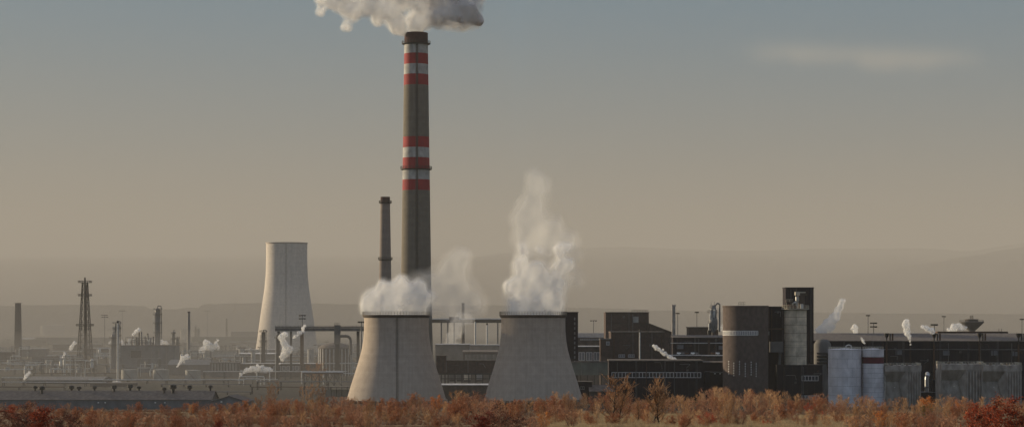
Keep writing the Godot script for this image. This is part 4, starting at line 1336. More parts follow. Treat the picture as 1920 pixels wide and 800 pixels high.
	bpx(t, "girder", 800, 950, 599, 605, 0, 6, mats.dark_steel)
	for x in [826, 838, 850, 932]:
		bpx(t, "support", x, x + 2.5, 605, GROUND, -1, 2.5, mats.grey_steel)
	bpx(t, "machine_house", 842, 860, 594, 599, 0, 5, mats.dark_steel)
	part(t, "pipe", MB.new().tube(Vector3(lx(800), ly(598), -1.0), Vector3(lx(950), ly(598), -1.0), 0.6, 0.6, 8), mats.pale_steel)
	# dark slab tower behind the right cooling tower
	t = thing("dark_stair_tower", "dark slab tower right behind the shaded cooling tower", "tower", 1068, 1300)
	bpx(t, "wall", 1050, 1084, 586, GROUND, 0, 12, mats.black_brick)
	slab(t, "roof", 1050, 1084, 586, 0, 12, mats.black_clad, 0.5)
	for k in 12:
		window(t, "window", 1076.5, 1079, 595 + k * 9, 600 + k * 9, 0.02, 1, mats.grey_steel, mats.dull_glass, 0.15)
	t = thing("dark_annex", "dark low annex at the right foot of the shaded cooling tower", "building", 1096, 1185)
	bpx(t, "wall", 1082, 1110, 716, GROUND, 0, 8, mats.black_brick)
	slab(t, "roof", 1082, 1110, 716, 0, 8, mats.roof_felt, 0.4)
	window(t, "window", 1088, 1096, 724, 730, 0.02, 2, mats.grey_steel, mats.dark_glass, 0.2)
	t = hall("gabled_shed", "pale-roofed small shed left of the long dark building", 1106, 1152, 1180, 734, 16, mats.brown_wall, mats.roof_felt, 11.0, false)
	for q in [[1098, 706, "left"], [1112, 707, "middle"], [1126, 708, "right"]]:
		var c := thing("parked_truck", "truck parked below the dull green gallery, %s of three" % q[2], "truck", q[0], 1240, "trucks below the green gallery")
		bpx(c, "cargo_box", q[0] - 5, q[0] + 2, q[1], q[1] + 9, 0, 2.5, mats.pale_wall if q[2] == "left" else mats.grey_wall)
		part(c, "cab", MB.new().hexa([Vector3(lx(q[0] + 2.4), ly(q[1] + 9), 0), Vector3(lx(q[0] + 6), ly(q[1] + 9), 0), Vector3(lx(q[0] + 6), ly(q[1] + 9), -2.4), Vector3(lx(q[0] + 2.4), ly(q[1] + 9), -2.4)], [Vector3(lx(q[0] + 2.4), ly(q[1] + 2), 0), Vector3(lx(q[0] + 5), ly(q[1] + 2), 0), Vector3(lx(q[0] + 5), ly(q[1] + 2), -2.4), Vector3(lx(q[0] + 2.4), ly(q[1] + 2), -2.4)]), mats.lamp_white)
		for k in 3:
			part(c, "wheel", MB.new().tube(Vector3(lx(q[0] - 4 + k * 4), ly(q[1] + 9.5), 0.1), Vector3(lx(q[0] - 4 + k * 4), ly(q[1] + 9.5), -0.3), 0.5, 0.5, 12), mats.dark_steel)
		c.position.y = -ly(q[1] + 9.5) + 0.5

# fittings on a bare wall: downpipes, conduits, louvres, a ladder; all in picture units of the current frame
func dress(t: Node3D, x0: float, x1: float, y0: float, y1: float, zf: float, cnt: int, sd: int) -> void:
	var rr := RandomNumberGenerator.new()
	rr.seed = sd
	for k in cnt:
		var x := lerpf(x0 + 1.5, x1 - 3.0, (k + rr.randf()) / cnt)
		var ya := rr.randf_range(y0 + 1.0, lerpf(y0, y1, 0.5))
		var m: Material = [mats.rust_steel, mats.grey_steel, mats.brown_wall, mats.grey_wall][rr.randi() % 4]
		match k % 4:
			0: part(t, "downpipe", MB.new().tube(Vector3(lx(x), ly(y1), zf + 0.3), Vector3(lx(x), ly(y0 + 1.0), zf + 0.3), 0.18, 0.18, 6), m)
			1: part(t, "conduit", MB.new().path([Vector3(lx(x), ly(ya), zf + 0.25), Vector3(lx(minf(x + rr.randf_range(6, 22), x1)), ly(ya), zf + 0.25), Vector3(lx(minf(x + rr.randf_range(6, 22), x1)), ly(ya + rr.randf_range(4, 12)), zf + 0.25)], 0.15, 6), m)
			2:
				var fr := part(t, "louvre", MB.new().box(lx(x), lx(x + 4.0), ly(ya + 4.0), ly(ya), zf, zf + 0.15), m)
				for q in 4:
					part(fr, "blade", MB.new().box(lx(x + 0.4), lx(x + 3.6), ly(ya + 0.9 + q * 0.8), ly(ya + 0.5 + q * 0.8), zf + 0.15, zf + 0.3), mats.dark_steel)
			3:
				var b := MB.new()
				for s in [0.0, 0.6]: b.tube(Vector3(lx(x) + s, ly(y1), zf + 0.35), Vector3(lx(x) + s, ly(y0 - 2.0), zf + 0.35), 0.08, 0.08, 4)
				part(t, "ladder", b, mats.grey_steel)
	# joints between wall panels
	var n := int((x1 - x0) / 12.0)
	for k in range(1, n):
		part(t, "wall_joint", MB.new().box(lx(x0 + (x1 - x0) * k / n) - 0.08, lx(x0 + (x1 - x0) * k / n) + 0.08, ly(y1), ly(y0 + 0.5), zf, zf + 0.07), mats.dark_steel)

# ---------------------------------------------------------------- right: the dark works
func build_right() -> void:
	var t: Node3D
	# background halls
	t = hall("high_block", "high dark block with a bright square opening, left of the works", 1136, 1217, 1560, 586, 30, mats.brown_brick, mats.roof_felt, 0.0, false)
	window(t, "opening", 1187, 1198, 593, 605, 0.02, 1, mats.grey_steel, mats.pale_wall, 0.25)
	dress(t, 1138, 1215, 588, 622, 0.0, 7, 61)
	railing(t, [Vector3(lx(1185), ly(585), -1), Vector3(lx(1216), ly(585), -1)], 1.6, 2.0, mats.rail, 0.09)
	t = thing("sloped_hall", "hall with roof sloping down to the right of the high block", "building", 1238, 1550)
	var b := MB.new()
	b.hexa([Vector3(lx(1217.4), -0.3, 0), Vector3(lx(1262), -0.3, 0), Vector3(lx(1262), -0.3, -26), Vector3(lx(1217.4), -0.3, -26)], [Vector3(lx(1217.4), ly(607), 0), Vector3(lx(1262), ly(624), 0), Vector3(lx(1262), ly(624), -26), Vector3(lx(1217.4), ly(607), -26)])
	part(t, "wall", b, mats.brown_brick)
	b = MB.new()
	b.hexa([Vector3(lx(1217.4), ly(607) + 0.02, 0.6), Vector3(lx(1263), ly(624.3) + 0.02, 0.6), Vector3(lx(1263), ly(624.3) + 0.02, -27), Vector3(lx(1217.4), ly(607) + 0.02, -27)], [Vector3(lx(1217.4), ly(605.6), 0.6), Vector3(lx(1263), ly(623), 0.6), Vector3(lx(1263), ly(623), -27), Vector3(lx(1217.4), ly(605.6), -27)])
	part(t, "roof", b, mats.roof_felt)
	t = hall("brown_hall", "dark brown hall with flat felt roof below the high block", 1146, 1246, 1430, 623, 34, mats.brown_brick, mats.roof_felt, 0.0, false)
	window(t, "window", 1160, 1172, 664, 670, 0.02, 3, mats.window_frame, mats.dull_glass, 0.2)
	window(t, "window", 1178, 1190, 664, 670, 0.02, 3, mats.window_frame, mats.dull_glass, 0.2)
	bpx(t, "drain_pipe", 1152, 1152.8, 624.5, 672, 0.3, 0.3, mats.rust_steel)
	dress(t, 1148, 1244, 626, 672, 0.0, 9, 62)
	t = hall("roofed_hall", "low hall with long grey roof left of the dark brown hall", 1082, 1148, 1620, 633, 30, mats.brown_wall, mats.roof_grey, 8.0, false)
	window(t, "window", 1088, 1140, 634.5, 637.5, 0.02, 12, mats.window_frame, mats.dull_glass, 0.2)
	t = hall("bay_hall", "hall with white roof edge and big bays right of the dark slab tower", 1080, 1128, 1420, 650, 24, mats.brown_wall, mats.roof_pale, 0.0, false)
	for k in 3:
		window(t, "bay", 1085 + k * 14, 1097 + k * 14, 660, 676, 0.02, 2, mats.window_frame, mats.dull_glass, 0.4)
	t = hall("brick_block", "narrow reddish brick block between the bay hall and the brown hall", 1126, 1146, 1400, 636, 14, mats.brown_brick, mats.roof_grey, 0.0, false)
	window(t, "window", 1137, 1143, 640, 647, 0.02, 1, mats.window_frame, mats.dull_glass, 0.25)
	stack("brick_chimney", "plain pale chimney standing left of the pipe-wrapped tower", 1263.5, 1500, 574, 3.0, 3.4, mats.bunker_concrete, true)
	stack("vent_stack", "pale pipe stack on the long dark building", 1200, 1340, 618, 1.2, 1.5, mats.pale_steel)
	# dark hall with white pipe and trucks in front
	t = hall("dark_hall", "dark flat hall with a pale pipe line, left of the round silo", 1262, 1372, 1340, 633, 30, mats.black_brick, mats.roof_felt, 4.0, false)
	part(t, "pipe_line", MB.new().tube(Vector3(lx(1258), ly(643), 0.6), Vector3(lx(1372), ly(643), 0.6), 0.22, 0.22, 8), mats.pale_steel)
	window(t, "window", 1269, 1282, 646, 654, 0.02, 4, mats.grey_steel, mats.dull_glass, 0.2)
	window(t, "window", 1348, 1358, 648, 655, 0.02, 3, mats.grey_steel, mats.dull_glass, 0.2)
	bpx(t, "brick_pier", 1327.5, 1331.5, 637, 664, 1.2, 1.2, mats.brown_brick)
	dress(t, 1264, 1356, 634, 664, 0.0, 8, 63)
	hall("flat_hall", "flat-topped brown hall behind the pipe-wrapped tower", 1292, 1345, 1560, 614, 20, mats.brown_brick, mats.roof_felt, 0.0, false)
	# pipe-wrapped tower
	t = thing("reactor_tower", "pipe-wrapped process tower with a curved overhead duct", "tower", 1338, 1420)
	part(t, "vessel", MB.new().lathe([Vector2(ls(3.2), ly(640)), Vector2(ls(3.2), ly(622)), Vector2(ls(8), ly(614)), Vector2(ls(8), ly(600)), Vector2(ls(6.5), ly(596)), Vector2(ls(6.5), ly(582)), Vector2(ls(4), ly(574)), Vector2(0.02, ly(572))], 24), mats.grey_steel)
	for q in [[-6, 640], [0, 640], [7, 640]]:
		part(t, "leg", MB.new().tube(Vector3(ls(q[0]), -0.3, 2), Vector3(ls(q[0]), ly(618), 1), 0.9, 0.7, 8), mats.rust_steel)
	part(t, "hopper", MB.new().lathe([Vector2(ls(1.0), ly(634)), Vector2(ls(4.2), ly(624)), Vector2(ls(4.2), ly(619)), Vector2(0.02, ly(618.9))], 16, Vector3(ls(-8), 0, 3), false), mats.dark_steel)
	var arc := [Vector3(0, ly(574), 0)]
	for k in 7:
		var a := PI * k / 6
		arc.append(Vector3(ls(8.5) - cos(a) * ls(3.5), ly(572) + sin(a) * ls(3.5), 0))
	arc.append(Vector3(ls(12), ly(622), 0))
	part(t, "overhead_duct", MB.new().path(arc, ls(1.5), 12), mats.grey_steel)
	for py in [577, 586, 596, 606, 616]:
		var w := ls(8.5 + 2.5 * sin(py))
		part(t, "platform", MB.new().box(-w, w * 0.8, ly(py), ly(py) + 0.3, -3, w * 0.5), mats.dark_steel)
		railing(t, [Vector3(-w, ly(py) + 0.3, w * 0.5), Vector3(w * 0.8, ly(py) + 0.3, w * 0.5)], 1.4, 1.2, mats.rail, 0.08)
	var rr := RandomNumberGenerator.new()
	rr.seed = 17
	for k in 16:
		var x := rr.randf_range(-9, 6); var y0 := rr.randf_range(575, 610)
		part(t, "side_pipe", MB.new().path([Vector3(ls(x), ly(y0), ls(6) * rr.randf_range(0.8, 1.3)), Vector3(ls(x), ly(y0 + rr.randf_range(4, 16)), ls(6)), Vector3(ls(x * 0.4), ly(y0 + 16), ls(5))], rr.randf_range(0.25, 0.6), 6), [mats.pale_steel, mats.grey_steel, mats.lagging][k % 3])
	for x in [-4, 2]:
		part(t, "lightning_rod", MB.new().tube(Vector3(ls(x), ly(577), 0), Vector3(ls(x), ly(565), 0), 0.15, 0.1, 5), mats.rail)
	# low long building with ladder-like window band
	t = thing("long_dark_building", "long dark building with a ladder-like band of white windows", "building", 1240, 1190)
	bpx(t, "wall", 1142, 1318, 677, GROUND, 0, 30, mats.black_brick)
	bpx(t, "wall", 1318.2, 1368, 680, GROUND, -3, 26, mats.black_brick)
	slab(t, "roof", 1142, 1318, 677, 0, 30, mats.roof_felt, 0.6)
	slab(t, "roof", 1319, 1368, 680, -3, 26, mats.roof_felt, 0.4)
	window(t, "window_band", 1147, 1315, 697.5, 708, 0.02, 26, mats.window_frame, mats.dark_glass, 0.3)
	dress(t, 1144, 1316, 678, 745, 0.0, 12, 64)
	bpx(t, "pipe_box", 1322, 1331, 697, 716, 1.0, 4, mats.black_clad)
	part(t, "wall_pipe", MB.new().tube(Vector3(lx(1322), ly(697), -2.6), Vector3(lx(1356), ly(698), -2.6), 0.3, 0.3, 8), mats.grey_steel)
	for x in [1340, 1350]:
		part(t, "wall_lamp", MB.new().box(lx(x), lx(x) + 0.8, ly(701), ly(699.6), -2.9, -2.3), mats.lamp_white)
	t.rotation.y = deg_to_rad(-1.5)
	# low wall and trucks on the roof level behind
	t = thing("loading_ramp", "pale-topped loading ramp in front of the dark flat hall", "ramp", 1310, 1270)
	bpx(t, "wall", 1250, 1358, 668, GROUND, 0, 8, mats.brown_wall)
	slab(t, "coping", 1250, 1314, 666.5, 0.1, 8.2, mats.roof_pale, 0.4)
	slab(t, "coping", 1318, 1358, 667, 0.1, 8.2, mats.roof_pale, 0.4)
	for k in 7:
		var x := [1274, 1281, 1289, 1300, 1307, 1338, 1347][k] as float
		var c := thing("ramp_vehicle", "small vehicle parked on the pale-topped ramp, %s" % ["leftmost of seven", "second from the left", "third from the left", "fourth from the left", "fifth from the left", "sixth from the left", "rightmost of seven"][k], "vehicle", x, 1272, "vehicles on the ramp")
		var y := ly(666.5) + 0.42
		c.position.y = y
		part(c, "body", MB.new().hexa([Vector3(-1.1, 0.35, -1.6), Vector3(1.3, 0.35, -1.6), Vector3(1.3, 0.35, -3.2), Vector3(-1.1, 0.35, -3.2)], [Vector3(-1.1, 1.5, -1.6), Vector3(1.0, 1.5, -1.6), Vector3(1.0, 1.5, -3.2), Vector3(-1.1, 1.5, -3.2)]), [mats.lamp_white, mats.grey_steel, mats.rust_steel][k % 3])
		part(c, "cab", MB.new().hexa([Vector3(-0.9, 1.5, -1.7), Vector3(0.5, 1.5, -1.7), Vector3(0.5, 1.5, -3.1), Vector3(-0.9, 1.5, -3.1)], [Vector3(-0.7, 2.2, -1.8), Vector3(0.2, 2.2, -1.8), Vector3(0.2, 2.2, -3.0), Vector3(-0.7, 2.2, -3.0)]), mats.dark_glass)
		for wx in [-0.7, 0.8]:
			part(c, "wheel", MB.new().tube(Vector3(wx, 0.35, -1.5), Vector3(wx, 0.35, -1.8), 0.35, 0.35, 10), mats.dark_steel)
	# round silo with dots
	t = thing("round_silo", "big dark round silo with a white window band and rows of white dots", "silo", 1398.5, 1180)
	var r := ls(42.5)
	part(t, "wall", MB.new().lathe([Vector2(r, -0.5), Vector2(r, ly(574))], 96), mats["silo_brick"])
	part(t, "parapet", MB.new().lathe([Vector2(r + 0.25, ly(576)), Vector2(r + 0.25, ly(573)), Vector2(r - 0.4, ly(573)), Vector2(r - 0.4, ly(577))], 96, Vector3.ZERO, false), mats["silo_brick"])
	part(t, "roof", MB.new().lathe([Vector2(r - 0.4, ly(576)), Vector2(0.02, ly(575))], 64), mats.roof_felt)
	var band := part(t, "window_band", MB.new().lathe([Vector2(r, ly(628.5)), Vector2(r + 0.14, ly(628.5)), Vector2(r + 0.14, ly(627.4)), Vector2(r, ly(627.4))], 64, Vector3.ZERO, false, deg_to_rad(64), deg_to_rad(184)).lathe([Vector2(r, ly(620.6)), Vector2(r + 0.14, ly(620.6)), Vector2(r + 0.14, ly(619.5)), Vector2(r, ly(619.5))], 64, Vector3.ZERO, false, deg_to_rad(64), deg_to_rad(184)), mats.window_frame)
	for k in 27:
		var a := deg_to_rad(64 + k * 4.44)
		var o := part(band, "mullion", MB.new().box(-0.24, 0.24, ly(627.4), ly(620.6), 0, 0.14), mats.window_frame)
		o.position = Vector3(cos(a), 0, sin(a)) * r
		o.rotation.y = PI / 2 - a
		if k < 26:
			var a2 := deg_to_rad(64 + k * 4.44 + 2.22)
			var p := part(band, "pane", MB.new().box(-0.36, 0.36, ly(627.4), ly(620.6), 0, 0.05), mats.dull_glass)
			p.position = Vector3(cos(a2), 0, sin(a2)) * (r - 0.02)
			p.rotation.y = PI / 2 - a2
	var dot := MB.new().tube(Vector3(0, 0, -0.05), Vector3(0, 0, 0.15), 0.32, 0.28, 8).mesh()
	for q in [[1364.5, 677], [1373, 680], [1383, 677], [1393.5, 681], [1404.5, 678], [1414, 681]]:
		var xx: float = (q[0] - 1398.5) / 42.5
		var a := acos(clampf(xx, -0.99, 0.99))
		for k in 6:
			var o := part(t, "vent_cap", dot, mats.lamp_white)
			o.position = Vector3(cos(a) * r, ly(q[1] + k * 4.6), sin(a) * r)
			o.rotation.y = PI / 2 - a
	railing(t, [Vector3(lx(1385), ly(573), 2), Vector3(lx(1398), ly(573), 2)], 1.9, 1.1, mats.rail, 0.09)
	# block joining the silo to the slab tower
	t = thing("dark_block", "dark block joining the round silo to the slab tower", "building", 1458, 1190)
	bpx(t, "wall", 1436, 1476, 575.5, GROUND, 0, 16, mats.black_brick)
	slab(t, "roof", 1436, 1476, 575.5, 0, 16, mats.black_clad, 0.4)
	bpx(t, "corner_pier", 1440.5, 1443, 576.5, 640, 0.5, 0.5, mats.brown_brick)
	bpx(t, "ledge", 1443, 1470, 615, 618, 1.0, 1.0, mats.brown_brick)
	bpx(t, "hatch", 1437, 1443, 621, 628, 0.9, 0.3, mats.grey_steel)
	dress(t, 1444, 1471, 577, 640, 0.0, 4, 65)
	bpx(t, "duct_box", 1443, 1467, 640, 660, 5, 5, mats.grey_wall)
	part(t, "duct", MB.new().path([Vector3(lx(1462), ly(660), 2.5), Vector3(lx(1461), ly(683), 2.5)], ls(3), 12), mats.grey_wall)
	t = thing("slab_tower", "tallest dark slab tower behind the cream silo", "tower", 1500, 1225)
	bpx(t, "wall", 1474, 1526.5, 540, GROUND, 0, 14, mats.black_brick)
	slab(t, "roof", 1474, 1526.5, 540, 0, 14, mats.black_clad, 0.5, 0.25)
	bpx(t, "corner_strip", 1518, 1519, 541, 680, 0.2, 0.2, mats.black_clad)
	dress(t, 1476, 1525, 541, 680, 0.0, 4, 66)
	cream_silo()
	t = thing("silo_plinth_building", "dark building under the cream silo with two rows of small windows", "building", 1498, 1187)
	bpx(t, "wall", 1456, 1541, 685, GROUND, 4, 22, mats.black_clad)
	slab(t, "roof", 1456, 1541, 685, 4, 22, mats.black_clad, 0.4, 0.2)
	window(t, "window", 1502, 1533.5, 703.5, 713.5, 4.02, 5, mats.window_frame, mats.dark_glass, 0.32)
	window(t, "window", 1502, 1535, 740.5, 748, 4.02, 5, mats.window_frame, mats.dull_glass, 0.3)
	dress(t, 1458, 1540, 686, 748, 4.0, 7, 67)
	# bluish silos
	bluish_silos()
	factory()
	for k in 3:
		bunker([1694, 1806, 1881][k], [1145, 1130, 1125][k], ["leftmost concrete bunker, half hidden behind the banded silo", "middle concrete bunker with railed top", "rightmost concrete bunker beside the dark red oak"][k], [34.0, 39.0, 36.0][k], [685.0, 682.5, 684.5][k])
	# things seen over the roofs
	t = thing("water_tower", "water tower with inverted cone bowl above the factory roof", "water tower", 1823, 1750)
	part(t, "shaft", MB.new().lathe([Vector2(ls(7), -0.3), Vector2(ls(6.5), ly(620)), Vector2(ls(11), ly(616))], 32), mats.grey_wall)
	part(t, "bowl", MB.new().lathe([Vector2(ls(11), ly(616)), Vector2(ls(23), ly(604.5)), Vector2(ls(23.5), ly(603)), Vector2(ls(20), ly(602.5))], 40, Vector3.ZERO, false), mats.grey_wall)
	part(t, "cabin", MB.new().lathe([Vector2(ls(13), ly(602.8)), Vector2(ls(12), ly(599.2)), Vector2(0.02, ly(599))], 32, Vector3.ZERO, false), mats.dark_steel)
	part(t, "roof", MB.new().lathe([Vector2(ls(13.5), ly(599.2)), Vector2(ls(13.5), ly(598.2)), Vector2(0.02, ly(597.5))], 32, Vector3.ZERO, false), mats.roof_felt)
	railing(t, ring_pts(ls(22), ly(602.8), 24), 1.3, 2.0, mats.rail, 0.09)
	railing(t, ring_pts(ls(3), ly(597.5), 10), 2.6, 2.0, mats.rail, 0.1)
	mast("tall lamp mast above the factory roof, left of the flood frame", 1628.5, 1700, 590, 2)
	mast("lamp mast with wide double lamp frame above the factory roof", 1639, 1500, 604)
	mast("short dark lamp mast on the factory roof by the panelled house", 1753, 1330, 607, 1)
	mast("thin lamp mast left of the water tower", 1771, 2000, 592, 2)
	mast("lamp mast at the right edge of the picture", 1917.5, 1700, 597, 2)
	mast("hazy lamp mast left of the high dark block", 1113, 1900, 600, 1)
	mast("thin lamp mast just right of the plain pale chimney", 1271, 1800, 586, 2)
	mast("thin lamp mast left of the pipe-wrapped tower", 1307, 1800, 584, 2)

func cream_silo() -> void:
	var t := thing("cream_silo", "tall cream panelled silo with machinery on its platform", "silo", 1492, 1190)
	var r := ls(21)
	part(t, "core", MB.new().lathe([Vector2(r - 0.12, 0), Vector2(r - 0.12, ly(580))], 48), mats.rust_steel)
	var ys := [581.0, 594.5, 609.0, 624.5, 640.0, 647.5, 651.0, 667.0, 684.5]
	for k in ys.size() - 1:
		for s in 8:
			var a0 := deg_to_rad(45.0 * s + 2.0 + 0.25)
			var a1 := deg_to_rad(45.0 * (s + 1) + 2.0 - 0.25)
			part(t, "wall_panel", MB.new().lathe([Vector2(r, ly(ys[k + 1]) + 0.07), Vector2(r, ly(ys[k]) - 0.07)], 10, Vector3.ZERO, true, a0, a1), mats.cream_panel)
	part(t, "platform", MB.new().lathe([Vector2(r, ly(580.6)), Vector2(ls(26), ly(579.5)), Vector2(ls(26), ly(578)), Vector2(0.02, ly(578))], 40, Vector3.ZERO, false), mats.pale_rail)
	railing(t, ring_pts(ls(25.5), ly(578), 24), 1.6, 1.3, mats.pale_rail, 0.09)
	# machinery
	part(t, "filter_house", MB.new().box(lx(1498), lx(1510), ly(578), ly(549), -4, 0.5), mats.brown_wall)
	part(t, "filter_cap", MB.new().box(lx(1497), lx(1511), ly(549) + 0.01, ly(547), -4.5, 1.0), mats.pale_rail)
	part(t, "cyclone", MB.new().lathe([Vector2(0.5, ly(578)), Vector2(0.5, ly(570)), Vector2(ls(3.4), ly(563)), Vector2(ls(3.4), ly(556)), Vector2(0.02, ly(555))], 20, Vector3(lx(1494.5), 0, 2.5), false), mats.lagging)
	part(t, "cyclone_head", MB.new().box(lx(1490.5), lx(1499), ly(553.5), ly(547), 0.5, 4), mats.pale_rail)
	part(t, "blower", MB.new().tube(Vector3(lx(1477), ly(573), 3), Vector3(lx(1485), ly(573), 3), ls(3.2), ls(3.2), 16), mats.rust_steel)
	part(t, "blower_pipe", MB.new().path([Vector3(lx(1484), ly(573), 3), Vector3(lx(1487), ly(568), 3), Vector3(lx(1492), ly(567), 3), Vector3(lx(1494), ly(575), 3)], 0.55, 8), mats.lagging)
	part(t, "pump", MB.new().box(lx(1486), lx(1491), ly(578), ly(572), 2, 5), mats.rust_steel)
	part(t, "pump", MB.new().box(lx(1500), lx(1505), ly(578), ly(570), 2, 4.5), mats.pale_steel)
	part(t, "mast_pole", MB.new().tube(Vector3(lx(1493), ly(547), 2), Vector3(lx(1493), ly(540.5), 2), 0.15, 0.1, 5), mats.rail)
	railing(t, [Vector3(lx(1473), ly(566), 4), Vector3(lx(1486), ly(566), 4)], 1.4, 1.4, mats.pale_rail, 0.09)
	part(t, "upper_deck", MB.new().box(lx(1473), lx(1487), ly(566.6), ly(566), 0, 4.2), mats.rust_steel)
	for x in [1474, 1486]:
		part(t, "deck_leg", MB.new().tube(Vector3(lx(x), ly(578), 3.8), Vector3(lx(x), ly(566.6), 3.8), 0.12, 0.12, 5), mats.pale_rail)

func panel_silo(t: Node3D, r: float, top: float, courses: Array, m: Material, special := -1) -> void:
	part(t, "core", MB.new().lathe([Vector2(r - 0.1, -0.3), Vector2(r - 0.1, ly(top) - 0.1)], 48), mats.dark_steel)
	for k in courses.size() - 1:
		for s in 10:
			var a0 := deg_to_rad(36.0 * s + (18.0 if k % 2 else 0.0) + 0.2)
			var a1 := deg_to_rad(36.0 * (s + 1) + (18.0 if k % 2 else 0.0) - 0.2)
			part(t, "wall_panel", MB.new().lathe([Vector2(r, maxf(-0.3, ly(courses[k + 1])) + 0.04), Vector2(r, ly(courses[k]) - 0.04)], 8, Vector3.ZERO, true, a0, a1), mats.maroon_panel if k == special else m)
	part(t, "roof", MB.new().lathe([Vector2(r + 0.2, ly(top) - 0.25), Vector2(r + 0.2, ly(top) + 0.1), Vector2(0.02, ly(top) + 0.9)], 48, Vector3.ZERO, false), mats.silver_panel)

func bluish_silos() -> void:
	var t := thing("bluish_silo", "wide bluish grey silo with rounded left flank and railed top", "silo", 1585, 1150)
	panel_silo(t, ls(31), 655, [655, 672, 689, 706, 723, 740, 757, 790], mats.silver_panel)
	railing(t, ring_pts(ls(30), ly(655), 26), 1.3, 1.5, mats.pale_rail, 0.08)
	part(t, "loading_hoop", MB.new().path([Vector3(lx(1585), ly(654), 4), Vector3(lx(1585), ly(648), 4), Vector3(lx(1590), ly(646), 4), Vector3(lx(1595), ly(648), 4), Vector3(lx(1595), ly(654), 4)], 0.3, 8), mats.pale_steel)
	part(t, "seam_ladder", MB.new().box(lx(1574.6), lx(1575.6), 0, ly(655), ls(31) * 0.945, ls(31) * 0.945 + 0.25), mats.silver_panel)
	t = thing("banded_silo", "narrower grey silo with a maroon band near its top", "silo", 1638, 1148)
	panel_silo(t, ls(20), 655, [655, 669, 681, 690, 699, 708, 717, 726, 735, 744, 753, 790], mats.silver_panel, 1)
	bpx(t, "headhouse", 1648, 1654, 649, 655, 3, 3, mats.grey_wall)
	railing(t, ring_pts(ls(19.5), ly(655), 20), 1.4, 1.5, mats.pale_rail, 0.08)
	part(t, "fill_pipe", MB.new().path([Vector3(lx(1658.8), 1, 1), Vector3(lx(1660), ly(720), 1), Vector3(lx(1660), ly(708), 1), Vector3(lx(1658.4), ly(702), 1)], 0.25, 8), mats.pale_steel)
	t = thing("dark_tank", "dull grey tank with black pipes left of the wide bluish silo", "tank", 1543, 1215)
	part(t, "shell", MB.new().lathe([Vector2(ls(16), 0), Vector2(ls(16), ly(645)), Vector2(ls(11), ly(637)), Vector2(0.02, ly(635))], 32), mats.grey_wall)
	for k in 4:
		part(t, "pipe", MB.new().path([Vector3(lx(1530), ly(662 + k * 6), ls(16)), Vector3(lx(1550), ly(662 + k * 6), ls(16.4)), Vector3(lx(1552), ly(700), ls(16.4))], 0.5, 8), mats.dark_steel)

